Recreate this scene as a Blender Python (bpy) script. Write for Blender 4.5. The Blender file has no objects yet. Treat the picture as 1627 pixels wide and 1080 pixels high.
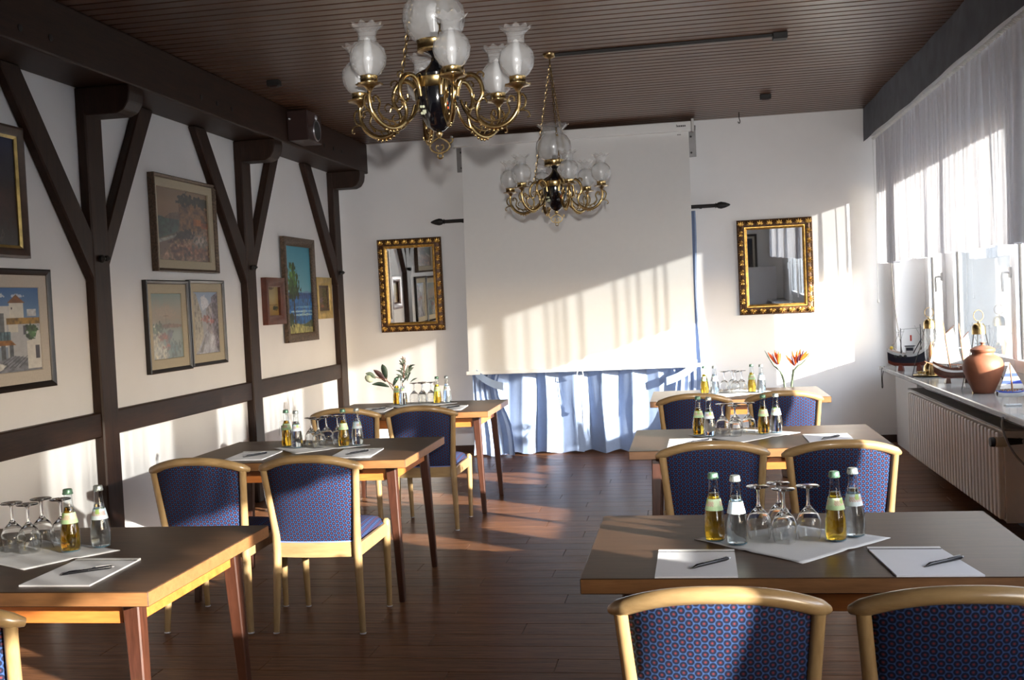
import bpy, bmesh, math, random
import numpy as np
from mathutils import Vector, Matrix, Quaternion

random.seed(7)
PI = math.pi
SC = bpy.context.scene
C = SC.collection

# ------------------------------------------------------------------ camera
cam_d = bpy.data.cameras.new('camera')
cam = bpy.data.objects.new('camera', cam_d)
C.objects.link(cam)
SC.camera = cam
yaw, pitch, roll, FPX = -0.161874, -0.035386, 0.046576, 1720.0
w_ = Vector((math.sin(yaw)*math.cos(pitch), math.cos(yaw)*math.cos(pitch), math.sin(pitch)))
r_ = Vector((math.cos(yaw), -math.sin(yaw), 0.0))
d_ = w_.cross(r_)
r2 = r_*math.cos(roll) + d_*math.sin(roll)
d2 = -r_*math.sin(roll) + d_*math.cos(roll)
CAM = Vector((0, 0, 1.46))
cam.matrix_world = Matrix(((r2.x, -d2.x, -w_.x, CAM.x), (r2.y, -d2.y, -w_.y, CAM.y), (r2.z, -d2.z, -w_.z, CAM.z), (0, 0, 0, 1)))
cam_d.sensor_width = 36.0
cam_d.lens = FPX*36.0/1627.0
cam_d.clip_start = 0.05
cam_d.clip_end = 500

# ------------------------------------------------------------------ light
SUN_DIR = Vector((-1.0, 0.667, -0.28)).normalized()
world = bpy.data.worlds.new('world')
SC.world = world
world.use_nodes = True
wn = world.node_tree
for n in list(wn.nodes):
    wn.nodes.remove(n)
sky = wn.nodes.new('ShaderNodeTexSky')
sky.sky_type = 'NISHITA'
sky.sun_disc = False
sky.sun_elevation = math.radians(13.1)
sky.sun_rotation = math.atan2(-SUN_DIR.x, -SUN_DIR.y)
sky.air_density = 1.0
sky.dust_density = 2.0
hz = wn.nodes.new('ShaderNodeMix')     # bright winter haze over the whole sky
hz.data_type = 'RGBA'
hz.inputs[0].default_value = 0.86
hz.inputs[7].default_value = (1.66, 1.92, 2.38, 1)
bg = wn.nodes.new('ShaderNodeBackground')
bg.inputs['Strength'].default_value = 4.5
wo = wn.nodes.new('ShaderNodeOutputWorld')
wn.links.new(sky.outputs[0], hz.inputs[6])
wn.links.new(hz.outputs[2], bg.inputs['Color'])
wn.links.new(bg.outputs[0], wo.inputs['Surface'])

sun_d = bpy.data.lights.new('sun', 'SUN')
sun_d.energy = 38.0
sun_d.color = (1.0, 0.945, 0.85)
sun_d.angle = math.radians(0.7)
sun = bpy.data.objects.new('sun', sun_d)
C.objects.link(sun)
sun.location = (20, -10, 8)
sun.rotation_euler = SUN_DIR.to_track_quat('-Z', 'Y').to_euler()

portal_d = bpy.data.lights.new('window_portal', 'AREA')
portal_d.shape = 'RECTANGLE'
portal_d.size = 1.55
portal_d.size_y = 12.2
portal_d.cycles.is_portal = True
portal = bpy.data.objects.new('window_portal', portal_d)
C.objects.link(portal)
portal.location = (2.26, 4.15, 1.69)
portal.rotation_euler = (0, PI/2, 0)

# the photographer's flash, just above the lens
fl_d = bpy.data.lights.new('camera_flash', 'SPOT')
fl_d.energy = 840.0
fl_d.spot_size = math.radians(45)
fl_d.spot_blend = 0.8
fl_d.shadow_soft_size = 0.03
fl_d.color = (1.0, 0.97, 0.93)
fl = bpy.data.objects.new('camera_flash', fl_d)
C.objects.link(fl)
fl.location = (0.02, 0.0, 1.62)
fl.rotation_euler = (Vector((-0.95, 10.4, 2.45))-Vector(fl.location)).to_track_quat('-Z', 'Y').to_euler()

SC.view_settings.view_transform = 'Standard'
SC.view_settings.look = 'None'
SC.view_settings.gamma = 1.0
SC.view_settings.use_curve_mapping = False
SC.view_settings.exposure = 0.0
try:
    SC.cycles.sample_clamp_indirect = 6.0
    SC.cycles.max_bounces = 14
    SC.cycles.diffuse_bounces = 6
    SC.cycles.transparent_max_bounces = 24
    SC.cycles.caustics_reflective = False
except Exception:
    pass

# ------------------------------------------------------------------ material helpers
def lin(c):
    return tuple(((x/12.92) if x <= 0.04045 else ((x+0.055)/1.055)**2.4) for x in c)

class NT:
    def __init__(s, name):
        s.m = bpy.data.materials.new(name)
        s.m.use_nodes = True
        s.t = s.m.node_tree
        s.b = s.t.nodes['Principled BSDF']
        s.out = s.t.nodes['Material Output']
    def n(s, typ, **kw):
        o = s.t.nodes.new(typ)
        for k, v in kw.items():
            setattr(o, k, v)
        return o
    def l(s, a, b):
        s.t.links.new(a, b)
    def ramp(s, fac, stops):
        r = s.n('ShaderNodeValToRGB')
        e = r.color_ramp.elements
        while len(e) > 1:
            e.remove(e[-1])
        e[0].position = stops[0][0]
        e[0].color = (*stops[0][1], 1)
        for p, c in stops[1:]:
            x = e.new(p)
            x.color = (*c, 1)
        s.l(fac, r.inputs[0])
        return r.outputs[0]
    def noise(s, vec, scale, detail=4, rough=0.55):
        o = s.n('ShaderNodeTexNoise')
        o.inputs['Scale'].default_value = scale
        o.inputs['Detail'].default_value = detail
        o.inputs['Roughness'].default_value = rough
        if vec is not None:
            s.l(vec, o.inputs['Vector'])
        return o.outputs['Fac']
    def mapping(s, src, scale=(1, 1, 1)):
        tc = s.n('ShaderNodeTexCoord')
        mp = s.n('ShaderNodeMapping')
        mp.inputs['Scale'].default_value = scale
        s.l(tc.outputs[src], mp.inputs['Vector'])
        return mp.outputs[0]
    def bump(s, h, strength, dist=0.01):
        b = s.n('ShaderNodeBump')
        b.inputs['Strength'].default_value = strength
        b.inputs['Distance'].default_value = dist
        s.l(h, b.inputs['Height'])
        s.l(b.outputs[0], s.b.inputs['Normal'])
    def math(s, op, a, b=None):
        o = s.n('ShaderNodeMath', operation=op)
        for i, x in enumerate((a, b)):
            if x is None:
                continue
            if isinstance(x, (int, float)):
                o.inputs[i].default_value = x
            else:
                s.l(x, o.inputs[i])
        return o.outputs[0]
    def vmath(s, op, a, b=None):
        o = s.n('ShaderNodeVectorMath', operation=op)
        for i, x in enumerate((a, b)):
            if x is None:
                continue
            if isinstance(x, tuple):
                o.inputs[i].default_value = x
            else:
                s.l(x, o.inputs[i])
        return o.outputs['Value'] if op in ('LENGTH', 'DOT_PRODUCT') else o.outputs[0]
    def mix(s, fac, a, b):
        o = s.n('ShaderNodeMix', data_type='RGBA')
        if isinstance(fac, (int, float)):
            o.inputs[0].default_value = fac
        else:
            s.l(fac, o.inputs[0])
        for i, x in ((6, a), (7, b)):
            if isinstance(x, tuple):
                o.inputs[i].default_value = (*x, 1)
            else:
                s.l(x, o.inputs[i])
        return o.outputs[2]
    def set(s, **kw):
        for k, v in kw.items():
            s.b.inputs[k.replace('_', ' ')].default_value = v

M = {}
def plain(name, col, rough=0.5, metal=0.0, var=0.08, scale=18.0, bump=0.0, coat=0.0):
    t = NT(name)
    v = t.mapping('Object')
    f = t.noise(v, scale, 3)
    a = tuple(max(0, c*(1-var)) for c in col)
    b = tuple(min(1, c*(1+var)) for c in col)
    t.l(t.ramp(f, [(0.3, a), (0.7, b)]), t.b.inputs['Base Color'])
    t.set(Roughness=rough, Metallic=metal)
    if coat:
        t.b.inputs['Coat Weight'].default_value = coat
    if bump:
        t.bump(f, bump)
    M[name] = t.m
    return t.m

def wood(name, c0, c1, rough, axis=0, scale=6.0, stretch=14.0, rnd=0.0, bump=0.12, coat=0.0, spec=0.5):
    t = NT(name)
    sc = [stretch, stretch, stretch]
    sc[axis] = 1.0
    v = t.mapping('Object', tuple(sc))
    if rnd:
        oi = t.n('ShaderNodeObjectInfo')
        off = t.n('ShaderNodeVectorMath', operation='SCALE')
        off.inputs[0].default_value = (37.0, 11.0, 5.0)
        t.l(oi.outputs['Random'], off.inputs['Scale'])
        v = t.vmath('ADD', v, off.outputs[0])
    f = t.noise(v, scale, 6, 0.65)
    f2 = t.noise(v, scale*4.0, 3, 0.6)
    ff = t.math('ADD', t.math('MULTIPLY', f, 0.7), t.math('MULTIPLY', f2, 0.3))
    col = t.ramp(ff, [(0.32, c0), (0.68, c1)])
    if rnd:
        h = t.n('ShaderNodeHueSaturation')
        t.l(col, h.inputs['Color'])
        t.l(t.math('ADD', t.math('MULTIPLY', oi.outputs['Random'], rnd), 1.0-rnd/2), h.inputs['Value'])
        col = h.outputs[0]
    t.l(col, t.b.inputs['Base Color'])
    t.set(Roughness=rough)
    t.b.inputs['Specular IOR Level'].default_value = spec
    if coat:
        t.b.inputs['Coat Weight'].default_value = coat
        t.b.inputs['Coat Roughness'].default_value = 0.12
    if bump:
        t.bump(ff, bump, 0.004)
    M[name] = t.m
    return t.m

def sheet(name, col, transp, transl, rough=0.9, weave=0.0):
    """thin cloth or glassy film: part open weave, part light-scattering"""
    t = NT(name)
    tr = t.n('ShaderNodeBsdfTransparent')
    tl = t.n('ShaderNodeBsdfTranslucent')
    df = t.n('ShaderNodeBsdfDiffuse')
    v = t.mapping('Object')
    f = t.noise(v, 30.0, 2)
    c = t.ramp(f, [(0.3, tuple(x*0.95 for x in col)), (0.7, col)])
    t.l(c, tl.inputs['Color'])
    t.l(c, df.inputs['Color'])
    m1 = t.n('ShaderNodeMixShader')
    m1.inputs[0].default_value = transl
    t.l(df.outputs[0], m1.inputs[1])
    t.l(tl.outputs[0], m1.inputs[2])
    m2 = t.n('ShaderNodeMixShader')
    m2.inputs[0].default_value = transp
    t.l(m1.outputs[0], m2.inputs[1])
    t.l(tr.outputs[0], m2.inputs[2])
    t.l(m2.outputs[0], t.out.inputs['Surface'])
    M[name] = t.m
    return t.m

def thin_glass(name, tint=(1, 1, 1), rough=0.02, haze=0.0, hazecol=(0.9, 0.9, 0.9), ior=1.5):
    """surface glass: Fresnel mix of reflection and clear transmission, with a little scattering where frosted or dusty"""
    t = NT(name)
    tr = t.n('ShaderNodeBsdfTransparent')
    tr.inputs['Color'].default_value = (*tint, 1)
    gl = t.n('ShaderNodeBsdfGlossy')
    gl.inputs['Roughness'].default_value = rough
    base = tr.outputs[0]
    if haze:
        tl = t.n('ShaderNodeBsdfTranslucent')
        tl.inputs['Color'].default_value = (*hazecol, 1)
        df = t.n('ShaderNodeBsdfDiffuse')
        df.inputs['Color'].default_value = (*hazecol, 1)
        mm = t.n('ShaderNodeMixShader')
        mm.inputs[0].default_value = 0.5
        t.l(df.outputs[0], mm.inputs[1])
        t.l(tl.outputs[0], mm.inputs[2])
        v = t.mapping('Object')
        f = t.noise(v, 7.0, 5)
        hz = t.n('ShaderNodeMapRange')
        hz.inputs['To Min'].default_value = haze*0.7
        hz.inputs['To Max'].default_value = min(1.0, haze*1.3)
        t.l(f, hz.inputs['Value'])
        m = t.n('ShaderNodeMixShader')
        t.l(hz.outputs[0], m.inputs[0])
        t.l(tr.outputs[0], m.inputs[1])
        t.l(mm.outputs[0], m.inputs[2])
        base = m.outputs[0]
    lw = t.n('ShaderNodeLayerWeight')
    lw.inputs['Blend'].default_value = 0.5
    f0 = ((ior-1)/(ior+1))**2
    sch = t.math('ADD', t.math('MULTIPLY', t.math('POWER', lw.outputs['Facing'], 3.2), (1-f0)*0.85), f0)
    m2 = t.n('ShaderNodeMixShader')
    t.l(sch, m2.inputs[0])
    t.l(base, m2.inputs[1])
    t.l(gl.outputs[0], m2.inputs[2])
    t.l(m2.outputs[0], t.out.inputs['Surface'])
    M[name] = t.m
    return t.m

def liquid(name, col, ior=1.33):
    t = NT(name)
    v = t.mapping('Object')
    f = t.noise(v, 8.0, 2)
    t.l(t.ramp(f, [(0.2, tuple(c*0.95 for c in col)), (0.8, col)]), t.b.inputs['Base Color'])
    t.set(Roughness=0.0, IOR=ior)
    t.b.inputs['Transmission Weight'].default_value = 1.0
    M[name] = t.m
    return t.m

def fabric_dots(name):
    """blue upholstery with a honeycomb of dark dots and red centres, UV in metres"""
    t = NT(name)
    a = 0.0186
    v = t.mapping('UV', (1/(a*math.sqrt(3)), 1/a, 1))
    def cell(vec):
        fr = t.vmath('FRACTION', vec)
        fr = t.vmath('SUBTRACT', fr, (0.5, 0.5, 0))
        fr = t.vmath('MULTIPLY', fr, (math.sqrt(3), 1, 0))
        return t.vmath('LENGTH', fr)
    d = t.math('MINIMUM', cell(v), cell(t.vmath('ADD', v, (0.5, 0.5, 0))))
    nz = t.noise(t.mapping('UV', (1, 1, 1)), 420.0, 2)
    d = t.math('ADD', d, t.math('MULTIPLY', t.math('SUBTRACT', nz, 0.5), 0.10))
    col = t.ramp(d, [(0.0, (0.14, 0.024, 0.027)), (0.11, (0.09, 0.017, 0.025)), (0.19, (0.016, 0.014, 0.035)), (0.36, (0.0035, 0.004, 0.010)), (0.44, (0.012, 0.025, 0.082)), (0.56, (0.034, 0.072, 0.175))])
    t.l(col, t.b.inputs['Base Color'])
    t.set(Roughness=0.85)
    t.b.inputs['Sheen Weight'].default_value = 0.0
    t.b.inputs['Specular IOR Level'].default_value = 0.2
    t.bump(d, 0.25, 0.002)
    M[name] = t.m
    return t.m

def painted(name, rough=0.45, coat=0.0):
    t = NT(name)
    a = t.n('ShaderNodeVertexColor', layer_name='Col')
    v = t.mapping('Object')
    f = t.noise(v, 160.0, 3)
    h = t.n('ShaderNodeHueSaturation')
    t.l(a.outputs[0], h.inputs['Color'])
    t.l(t.math('ADD', t.math('MULTIPLY', f, 0.3), 0.85), h.inputs['Value'])
    t.l(h.outputs[0], t.b.inputs['Base Color'])
    t.set(Roughness=rough)
    if coat:
        t.b.inputs['Coat Weight'].default_value = coat
        t.b.inputs['Coat Roughness'].default_value = 0.05
    t.bump(f, 0.1, 0.002)
    M[name] = t.m
    return t.m

plain('plaster', (0.88, 0.875, 0.875), 0.6, var=0.02, scale=3.0, bump=0.04)
plain('white_paint', (0.74, 0.74, 0.74), 0.35, var=0.015, scale=5)
wood('timber', (0.014, 0.0058, 0.003), (0.038, 0.016, 0.008), 0.5, axis=2, scale=3.0, stretch=9, spec=0.3)
wood('timber_y', (0.014, 0.0058, 0.003), (0.038, 0.016, 0.008), 0.5, axis=1, scale=3.0, stretch=9, spec=0.3)
wood('plank', (0.052, 0.021, 0.0100), (0.190, 0.083, 0.039), 0.36, axis=0, scale=3.2, stretch=16, rnd=0.35, bump=0.2, spec=0.03)
plain('plank_bed', (0.10, 0.075, 0.06), 0.9)
wood('slat', (0.064, 0.029, 0.016), (0.118, 0.058, 0.033), 0.30, axis=0, scale=2.0, stretch=12, rnd=0.25, bump=0.05)
plain('slat_bed', (0.012, 0.008, 0.006), 0.9)
wood('table_top', (0.032, 0.015, 0.008), (0.078, 0.041, 0.022), 0.34, axis=0, scale=3.0, stretch=14, rnd=0.1, bump=0.05, spec=0.30)
wood('table_edge', (0.160, 0.070, 0.026), (0.250, 0.117, 0.044), 0.40, axis=0, scale=4.0, stretch=10, bump=0.03)
wood('mahogany', (0.026, 0.0085, 0.0045), (0.064, 0.021, 0.0115), 0.36, axis=2, scale=3.5, stretch=8, bump=0.04)
wood('apron_wood', (0.30, 0.085, 0.018), (0.46, 0.15, 0.032), 0.4, axis=0, scale=3.0, stretch=10, bump=0.03)
wood('beech', (0.225, 0.140, 0.062), (0.325, 0.215, 0.102), 0.26, axis=2, scale=3.0, stretch=6, bump=0.02, coat=0.4)
wood('beech_x', (0.225, 0.140, 0.062), (0.325, 0.215, 0.102), 0.3, axis=0, scale=3.0, stretch=8, bump=0.02, coat=0.3)
fabric_dots('upholstery')
sheet('sheer', (0.66, 0.66, 0.70), 0.14, 0.06)
plain('pelmet_cloth', (0.105, 0.115, 0.140), 0.85, var=0.18, scale=6, bump=0.1)
sheet('blue_cloth', (0.29, 0.37, 0.55), 0.0, 0.15)
plain('screen_cloth', (0.74, 0.74, 0.73), 0.75, var=0.01)
plain('case_white', (0.78, 0.78, 0.77), 0.4, var=0.01)
plain('bracket_grey', (0.23, 0.22, 0.22), 0.45, metal=0.4)
plain('iron_black', (0.009, 0.007, 0.0065), 0.6, var=0.2)
plain('brass', (0.46, 0.33, 0.15), 0.26, metal=1.0, var=0.2, scale=60)
plain('brass_dark', (0.30, 0.21, 0.10), 0.30, metal=1.0, var=0.35, scale=80)
plain('black_enamel', (0.003, 0.003, 0.0045), 0.10, coat=0.6)
thin_glass('frost_glass', (0.96, 0.96, 0.96), 0.22, haze=0.30, hazecol=(0.90, 0.90, 0.89))
thin_glass('rim_glass', (0.96, 0.96, 0.96), 0.05, haze=0.24, hazecol=(0.93, 0.93, 0.92))
thin_glass('clear_glass', (0.96, 0.97, 0.97), 0.03, haze=0.03)
thin_glass('bottle_glass', (0.93, 0.96, 0.97), 0.02)
thin_glass('window_glass', (0.95, 0.96, 0.96), 0.02, haze=0.03, hazecol=(0.86, 0.87, 0.86))
liquid('juice', (0.95, 0.58, 0.05))
liquid('water', (0.90, 0.95, 0.98))
plain('bulb_white', (0.55, 0.55, 0.55), 0.25)
plain('paper', (0.82, 0.82, 0.86), 0.6, var=0.01)
plain('napkin', (0.70, 0.70, 0.72), 0.8, var=0.03, scale=300, bump=0.1)
plain('pen_black', (0.012, 0.012, 0.016), 0.25)
plain('pen_silver', (0.55, 0.55, 0.58), 0.3, metal=0.9)
plain('cap_metal', (0.42, 0.46, 0.45), 0.35, metal=0.8, var=0.3, scale=300)
plain('cap_green', (0.10, 0.19, 0.13), 0.35, metal=0.5, var=0.3, scale=300)
plain('gilt', (0.62, 0.36, 0.09), 0.32, metal=0.85, var=0.4, scale=40, bump=0.3)
plain('gilt_dark', (0.10, 0.045, 0.016), 0.42, metal=0.35, var=0.5, scale=60, bump=0.4)
plain('frame_black', (0.014, 0.010, 0.008), 0.3)
plain('frame_brown', (0.055, 0.026, 0.014), 0.4, var=0.3)
plain('frame_red', (0.11, 0.032, 0.018), 0.35, var=0.3)
plain('frame_gold', (0.55, 0.40, 0.14), 0.35, metal=0.7, var=0.25)
plain('frame_bronze', (0.10, 0.065, 0.04), 0.45, metal=0.3, var=0.6, scale=70)
plain('mat_cream', (0.50, 0.44, 0.32), 0.8, var=0.04, scale=80)
plain('mat_linen', (0.58, 0.53, 0.46), 0.8, var=0.04, scale=80)
painted('canvas', 0.5)
painted('canvas_glazed', 0.4, 0.9)
painted('label_print', 0.5)
plain('terracotta', (0.21, 0.072, 0.034), 0.55, var=0.12, scale=9)
plain('marble', (0.34, 0.325, 0.30), 0.13, var=0.12, scale=10)
plain('radiator_paint', (0.82, 0.80, 0.77), 0.35, var=0.02)
plain('radiator_top', (0.26, 0.25, 0.24), 0.6, var=0.15)
plain('valve_cream', (0.48, 0.46, 0.36), 0.4)
plain('leaf_dark', (0.035, 0.060, 0.035), 0.45, var=0.4, scale=30)
plain('leaf_grey', (0.16, 0.20, 0.14), 0.6, var=0.3, scale=40)
plain('leaf_red', (0.075, 0.030, 0.028), 0.45, var=0.3, scale=30)
plain('bud_pale', (0.52, 0.54, 0.38), 0.5, var=0.3, scale=30)
plain('twig', (0.26, 0.12, 0.075), 0.6, var=0.2)
plain('stem_green', (0.13, 0.17, 0.10), 0.5, var=0.3, scale=30)
plain('petal_orange', (0.72, 0.085, 0.006), 0.45, var=0.25, scale=40)
plain('petal_dark', (0.05, 0.012, 0.03), 0.5)
plain('vase_pink', (0.42, 0.22, 0.17), 0.4)
plain('vase_clay', (0.30, 0.25, 0.22), 0.5)
plain('hull_navy', (0.012, 0.014, 0.026), 0.3)
plain('hull_red', (0.16, 0.035, 0.022), 0.45)
plain('hull_white', (0.55, 0.55, 0.54), 0.4)
plain('ship_wood', (0.075, 0.030, 0.018), 0.4, var=0.3, scale=60)
plain('mast_wood', (0.30, 0.13, 0.055), 0.4, var=0.3, scale=60)
plain('sail_blue', (0.03, 0.06, 0.36), 0.7)
sheet('sail_cloth', (0.55, 0.54, 0.52), 0.05, 0.3)
plain('yellow_paint', (0.65, 0.45, 0.05), 0.4)
plain('red_paint', (0.5, 0.05, 0.03), 0.4)
plain('cord_white', (0.72, 0.72, 0.70), 0.7)
plain('cord_dark', (0.05, 0.045, 0.04), 0.6)
plain('speaker_brown', (0.035, 0.016, 0.014), 0.35)
plain('render_grey', (0.075, 0.079, 0.078), 0.9, var=0.12, scale=1.5)
plain('ground_pale', (0.32, 0.32, 0.315), 0.9)
plain('rubber', (0.02, 0.02, 0.02), 0.6)
mt = NT('mirror_glass')
mv = mt.noise(mt.mapping('Object'), 4.0, 2)
mt.l(mt.ramp(mv, [(0.2, (0.80, 0.82, 0.83)), (0.8, (0.86, 0.88, 0.88))]), mt.b.inputs['Base Color'])
mt.set(Metallic=1.0, Roughness=0.015)
M['mirror_glass'] = mt.m

# ------------------------------------------------------------------ geometry helpers
class G:
    def __init__(s):
        s.v, s.f, s.mi = [], [], []
        s.cur = 0
    def face(s, *idx):
        s.f.append(idx)
        s.mi.append(s.cur)
    def box(s, x0, x1, y0, y1, z0, z1, mtx=None):
        b = len(s.v)
        pts = [(x0, y0, z0), (x1, y0, z0), (x1, y1, z0), (x0, y1, z0), (x0, y0, z1), (x1, y0, z1), (x1, y1, z1), (x0, y1, z1)]
        if mtx is not None:
            pts = [tuple(mtx @ Vector(p)) for p in pts]
        s.v += pts
        for q in ((0, 3, 2, 1), (4, 5, 6, 7), (0, 1, 5, 4), (1, 2, 6, 5), (2, 3, 7, 6), (3, 0, 4, 7)):
            s.face(*(b+i for i in q))
        return s
    def bar(s, p, q, wx, wy, up=(0, 0, 1), w2=None):
        """rectangular bar from p to q; wx along side, wy along up-ish; w2 = size at q"""
        p, q = Vector(p), Vector(q)
        t = (q-p).normalized()
        u = Vector(up)
        sd = t.cross(u)
        if sd.length < 1e-6:
            sd = t.cross(Vector((1, 0, 0)))
        sd.normalize()
        u = sd.cross(t).normalized()
        w2 = w2 or (wx, wy)
        b = len(s.v)
        for c, (a, h) in ((p, (wx, wy)), (q, w2)):
            for i, j in ((-1, -1), (1, -1), (1, 1), (-1, 1)):
                s.v.append(tuple(c + sd*(i*a/2) + u*(j*h/2)))
        for fq in ((3, 2, 1, 0), (4, 5, 6, 7), (0, 1, 5, 4), (1, 2, 6, 5), (2, 3, 7, 6), (3, 0, 4, 7)):
            s.face(*(b+i for i in fq))
        return s
    def tube(s, path, r, n=8, cap=True, flat=1.0, closed=False):
        P = [Vector(p) for p in path]
        k = len(P)
        R = [r]*k if isinstance(r, (int, float)) else list(r)
        b = len(s.v)
        ref = None
        for i, p in enumerate(P):
            if closed:
                t = P[(i+1) % k]-P[i-1]
            else:
                t = P[min(i+1, k-1)]-P[max(i-1, 0)]
            t.normalize()
            if ref is None:
                ref = Vector((0, 0, 1)) if abs(t.z) < 0.9 else Vector((0, 1, 0))
                ref = (ref - t*ref.dot(t)).normalized()
            else:
                ref = ref - t*ref.dot(t)
                if ref.length < 1e-6:
                    ref = Vector((1, 0, 0))
                ref.normalize()
            sd = t.cross(ref)
            for j in range(n):
                a = 2*PI*j/n
                s.v.append(tuple(p + ref*(math.cos(a)*R[i]*flat) + sd*(math.sin(a)*R[i])))
        m = k if closed else k-1
        for i in range(m):
            i2 = (i+1) % k
            for j in range(n):
                j2 = (j+1) % n
                s.face(b+i*n+j, b+i*n+j2, b+i2*n+j2, b+i2*n+j)
        if cap and not closed:
            s.face(*(b+j for j in reversed(range(n))))
            s.face(*(b+(k-1)*n+j for j in range(n)))
        return s
    def lathe(s, prof, n=24, c=(0, 0, 0), ruffle=None, mtx=None, closed_ends=True):
        """prof: list of (r, z)"""
        b = len(s.v)
        for i, (r, z) in enumerate(prof):
            for j in range(n):
                a = 2*PI*j/n
                rr, zz = (r, z) if ruffle is None else ruffle(r, z, a, i)
                p = Vector((rr*math.cos(a), rr*math.sin(a), zz))
                if mtx is not None:
                    p = mtx @ p
                s.v.append((p.x+c[0], p.y+c[1], p.z+c[2]))
        k = len(prof)
        for i in range(k-1):
            for j in range(n):
                j2 = (j+1) % n
                s.face(b+i*n+j, b+i*n+j2, b+(i+1)*n+j2, b+(i+1)*n+j)
        if closed_ends:
            if prof[0][0] > 1e-5:
                s.face(*(b+j for j in reversed(range(n))))
            if prof[-1][0] > 1e-5:
                s.face(*(b+(k-1)*n+j for j in range(n)))
        return s
    def ball(s, c, r, n=8, sq=(1, 1, 1)):
        k = max(4, n//2)
        prof = [(max(1e-6, r*math.sin(PI*i/k)), -r*math.cos(PI*i/k)) for i in range(k+1)]
        return s.lathe(prof, n, c, mtx=Matrix.Diagonal(Vector(sq)), closed_ends=False)
    def prism(s, poly, y0, y1, plane='xz'):
        """extrude a 2D polygon"""
        b = len(s.v)
        k = len(poly)
        for y in (y0, y1):
            for a, c in poly:
                s.v.append({'xz': (a, y, c), 'xy': (a, c, y), 'yz': (y, a, c)}[plane])
        s.face(*(b+i for i in range(k)))
        s.face(*(b+k+i for i in reversed(range(k))))
        for i in range(k):
            j = (i+1) % k
            s.face(b+j, b+i, b+k+i, b+k+j)
        return s
    def grid(s, pts):
        b = len(s.v)
        h, w = len(pts), len(pts[0])
        for row in pts:
            s.v += [tuple(p) for p in row]
        for i in range(h-1):
            for j in range(w-1):
                s.face(b+i*w+j, b+i*w+j+1, b+(i+1)*w+j+1, b+(i+1)*w+j)
        return s
    def mesh(s, name, mats, smooth=None, fix=True):
        me = bpy.data.meshes.new(name)
        me.from_pydata(s.v, [], s.f)
        if fix:
            bm = bmesh.new()
            bm.from_mesh(me)
            bmesh.ops.recalc_face_normals(bm, faces=bm.faces)
            bm.to_mesh(me)
            bm.free()
        for m in (mats if isinstance(mats, (list, tuple)) else [mats]):
            me.materials.append(M[m] if isinstance(m, str) else m)
        if any(s.mi):
            me.polygons.foreach_set('material_index', s.mi)
        if smooth is not None:
            me.polygons.foreach_set('use_smooth', [True]*len(me.polygons))
            me.set_sharp_from_angle(angle=math.radians(smooth))
        me.update()
        return me

def bevel(me, w, seg=1):
    bm = bmesh.new()
    bm.from_mesh(me)
    bmesh.ops.bevel(bm, geom=list(bm.edges)+list(bm.verts), offset=w, segments=seg, affect='EDGES', profile=0.6)
    bm.to_mesh(me)
    bm.free()
    return me

def obj(name, me, parent=None, loc=None, rot=None):
    o = bpy.data.objects.new(name, me)
    C.objects.link(o)
    if parent is not None:
        o.parent = parent
    if loc is not None:
        o.location = loc
    if rot is not None:
        o.rotation_euler = rot
    return o

def tag(o, label=None, cat=None, group=None, kind=None):
    if label:
        o['label'] = label
    if cat:
        o['category'] = cat
    if group:
        o['group'] = group
    if kind:
        o['kind'] = kind
    return o

def thing(name, label, cat, loc=(0, 0, 0), rz=0.0, group=None):
    o = obj(name, None, None, loc, (0, 0, rz))
    o.empty_display_size = 0.05
    return tag(o, label, cat, group)

def dup(root, loc, rz, label=None, name=None):
    r = root.copy()
    C.objects.link(r)
    r.location = loc
    r.rotation_euler = (0, 0, rz)
    if label:
        r['label'] = label
    for ch in list(root.children):
        c = ch.copy()
        C.objects.link(c)
        c.parent = r
        for g in list(ch.children):
            d = g.copy()
            C.objects.link(d)
            d.parent = c
    return r

def struct(name, g, mat, smooth=None, label=None):
    o = obj(name, g.mesh(name, mat, smooth))
    o['kind'] = 'structure'
    if label:
        o['label'] = label
    return o

def catmull(pts, n=6):
    P = [Vector(p) for p in pts]
    P = [P[0]*2-P[1]] + P + [P[-1]*2-P[-2]]
    out = []
    for i in range(1, len(P)-2):
        a, b, c, d = P[i-1:i+3]
        for k in range(n):
            t = k/n
            out.append(0.5*((2*b) + (c-a)*t + (2*a-5*b+4*c-d)*t*t + (3*b-a-3*c+d)*t**3))
    out.append(P[-2])
    return out

# ------------------------------------------------------------------ room
XL, XR, YB, YF, ZC = -3.38, 1.90, 10.40, -3.2, 3.075
ZT = 0.72     # table top

# floor with planks laid across the room
fl_o = struct('floor', G().box(XL-0.2, 2.35, YF-0.2, YB+0.2, -0.10, -0.006), 'plank_bed', label='dark brown plank floor laid across the room')
PW, PL = 0.16, 1.22
def plank_mesh(L, w=PW):
    g = G().box(0, L-0.0025, 0.0, w-0.0022, -0.008, 0.0)
    return bevel(g.mesh('plank', 'plank'), 0.0012)
full = plank_mesh(PL)
Y0P = 2.16
y = YB-PW
rows = []
while y > Y0P-PW:
    rows.append(y)
    y -= PW
rp = random.Random(3)
for k, yy in enumerate(rows):
    x = XL - (0.0 if k % 3 == 0 else (0.41 if k % 3 == 1 else 0.82)) - rp.random()*0.25
    while x < 2.0:
        x0, x1 = max(x, XL), min(x+PL, 2.0)
        if x1-x0 > 0.03:
            me = full if x1-x0 > PL-0.001 else plank_mesh(x1-x0)
            obj('plank', me, fl_o, (x0, yy, 0))
        x += PL
g = G()
yy = rows[-1]-PW
k = 0
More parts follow.
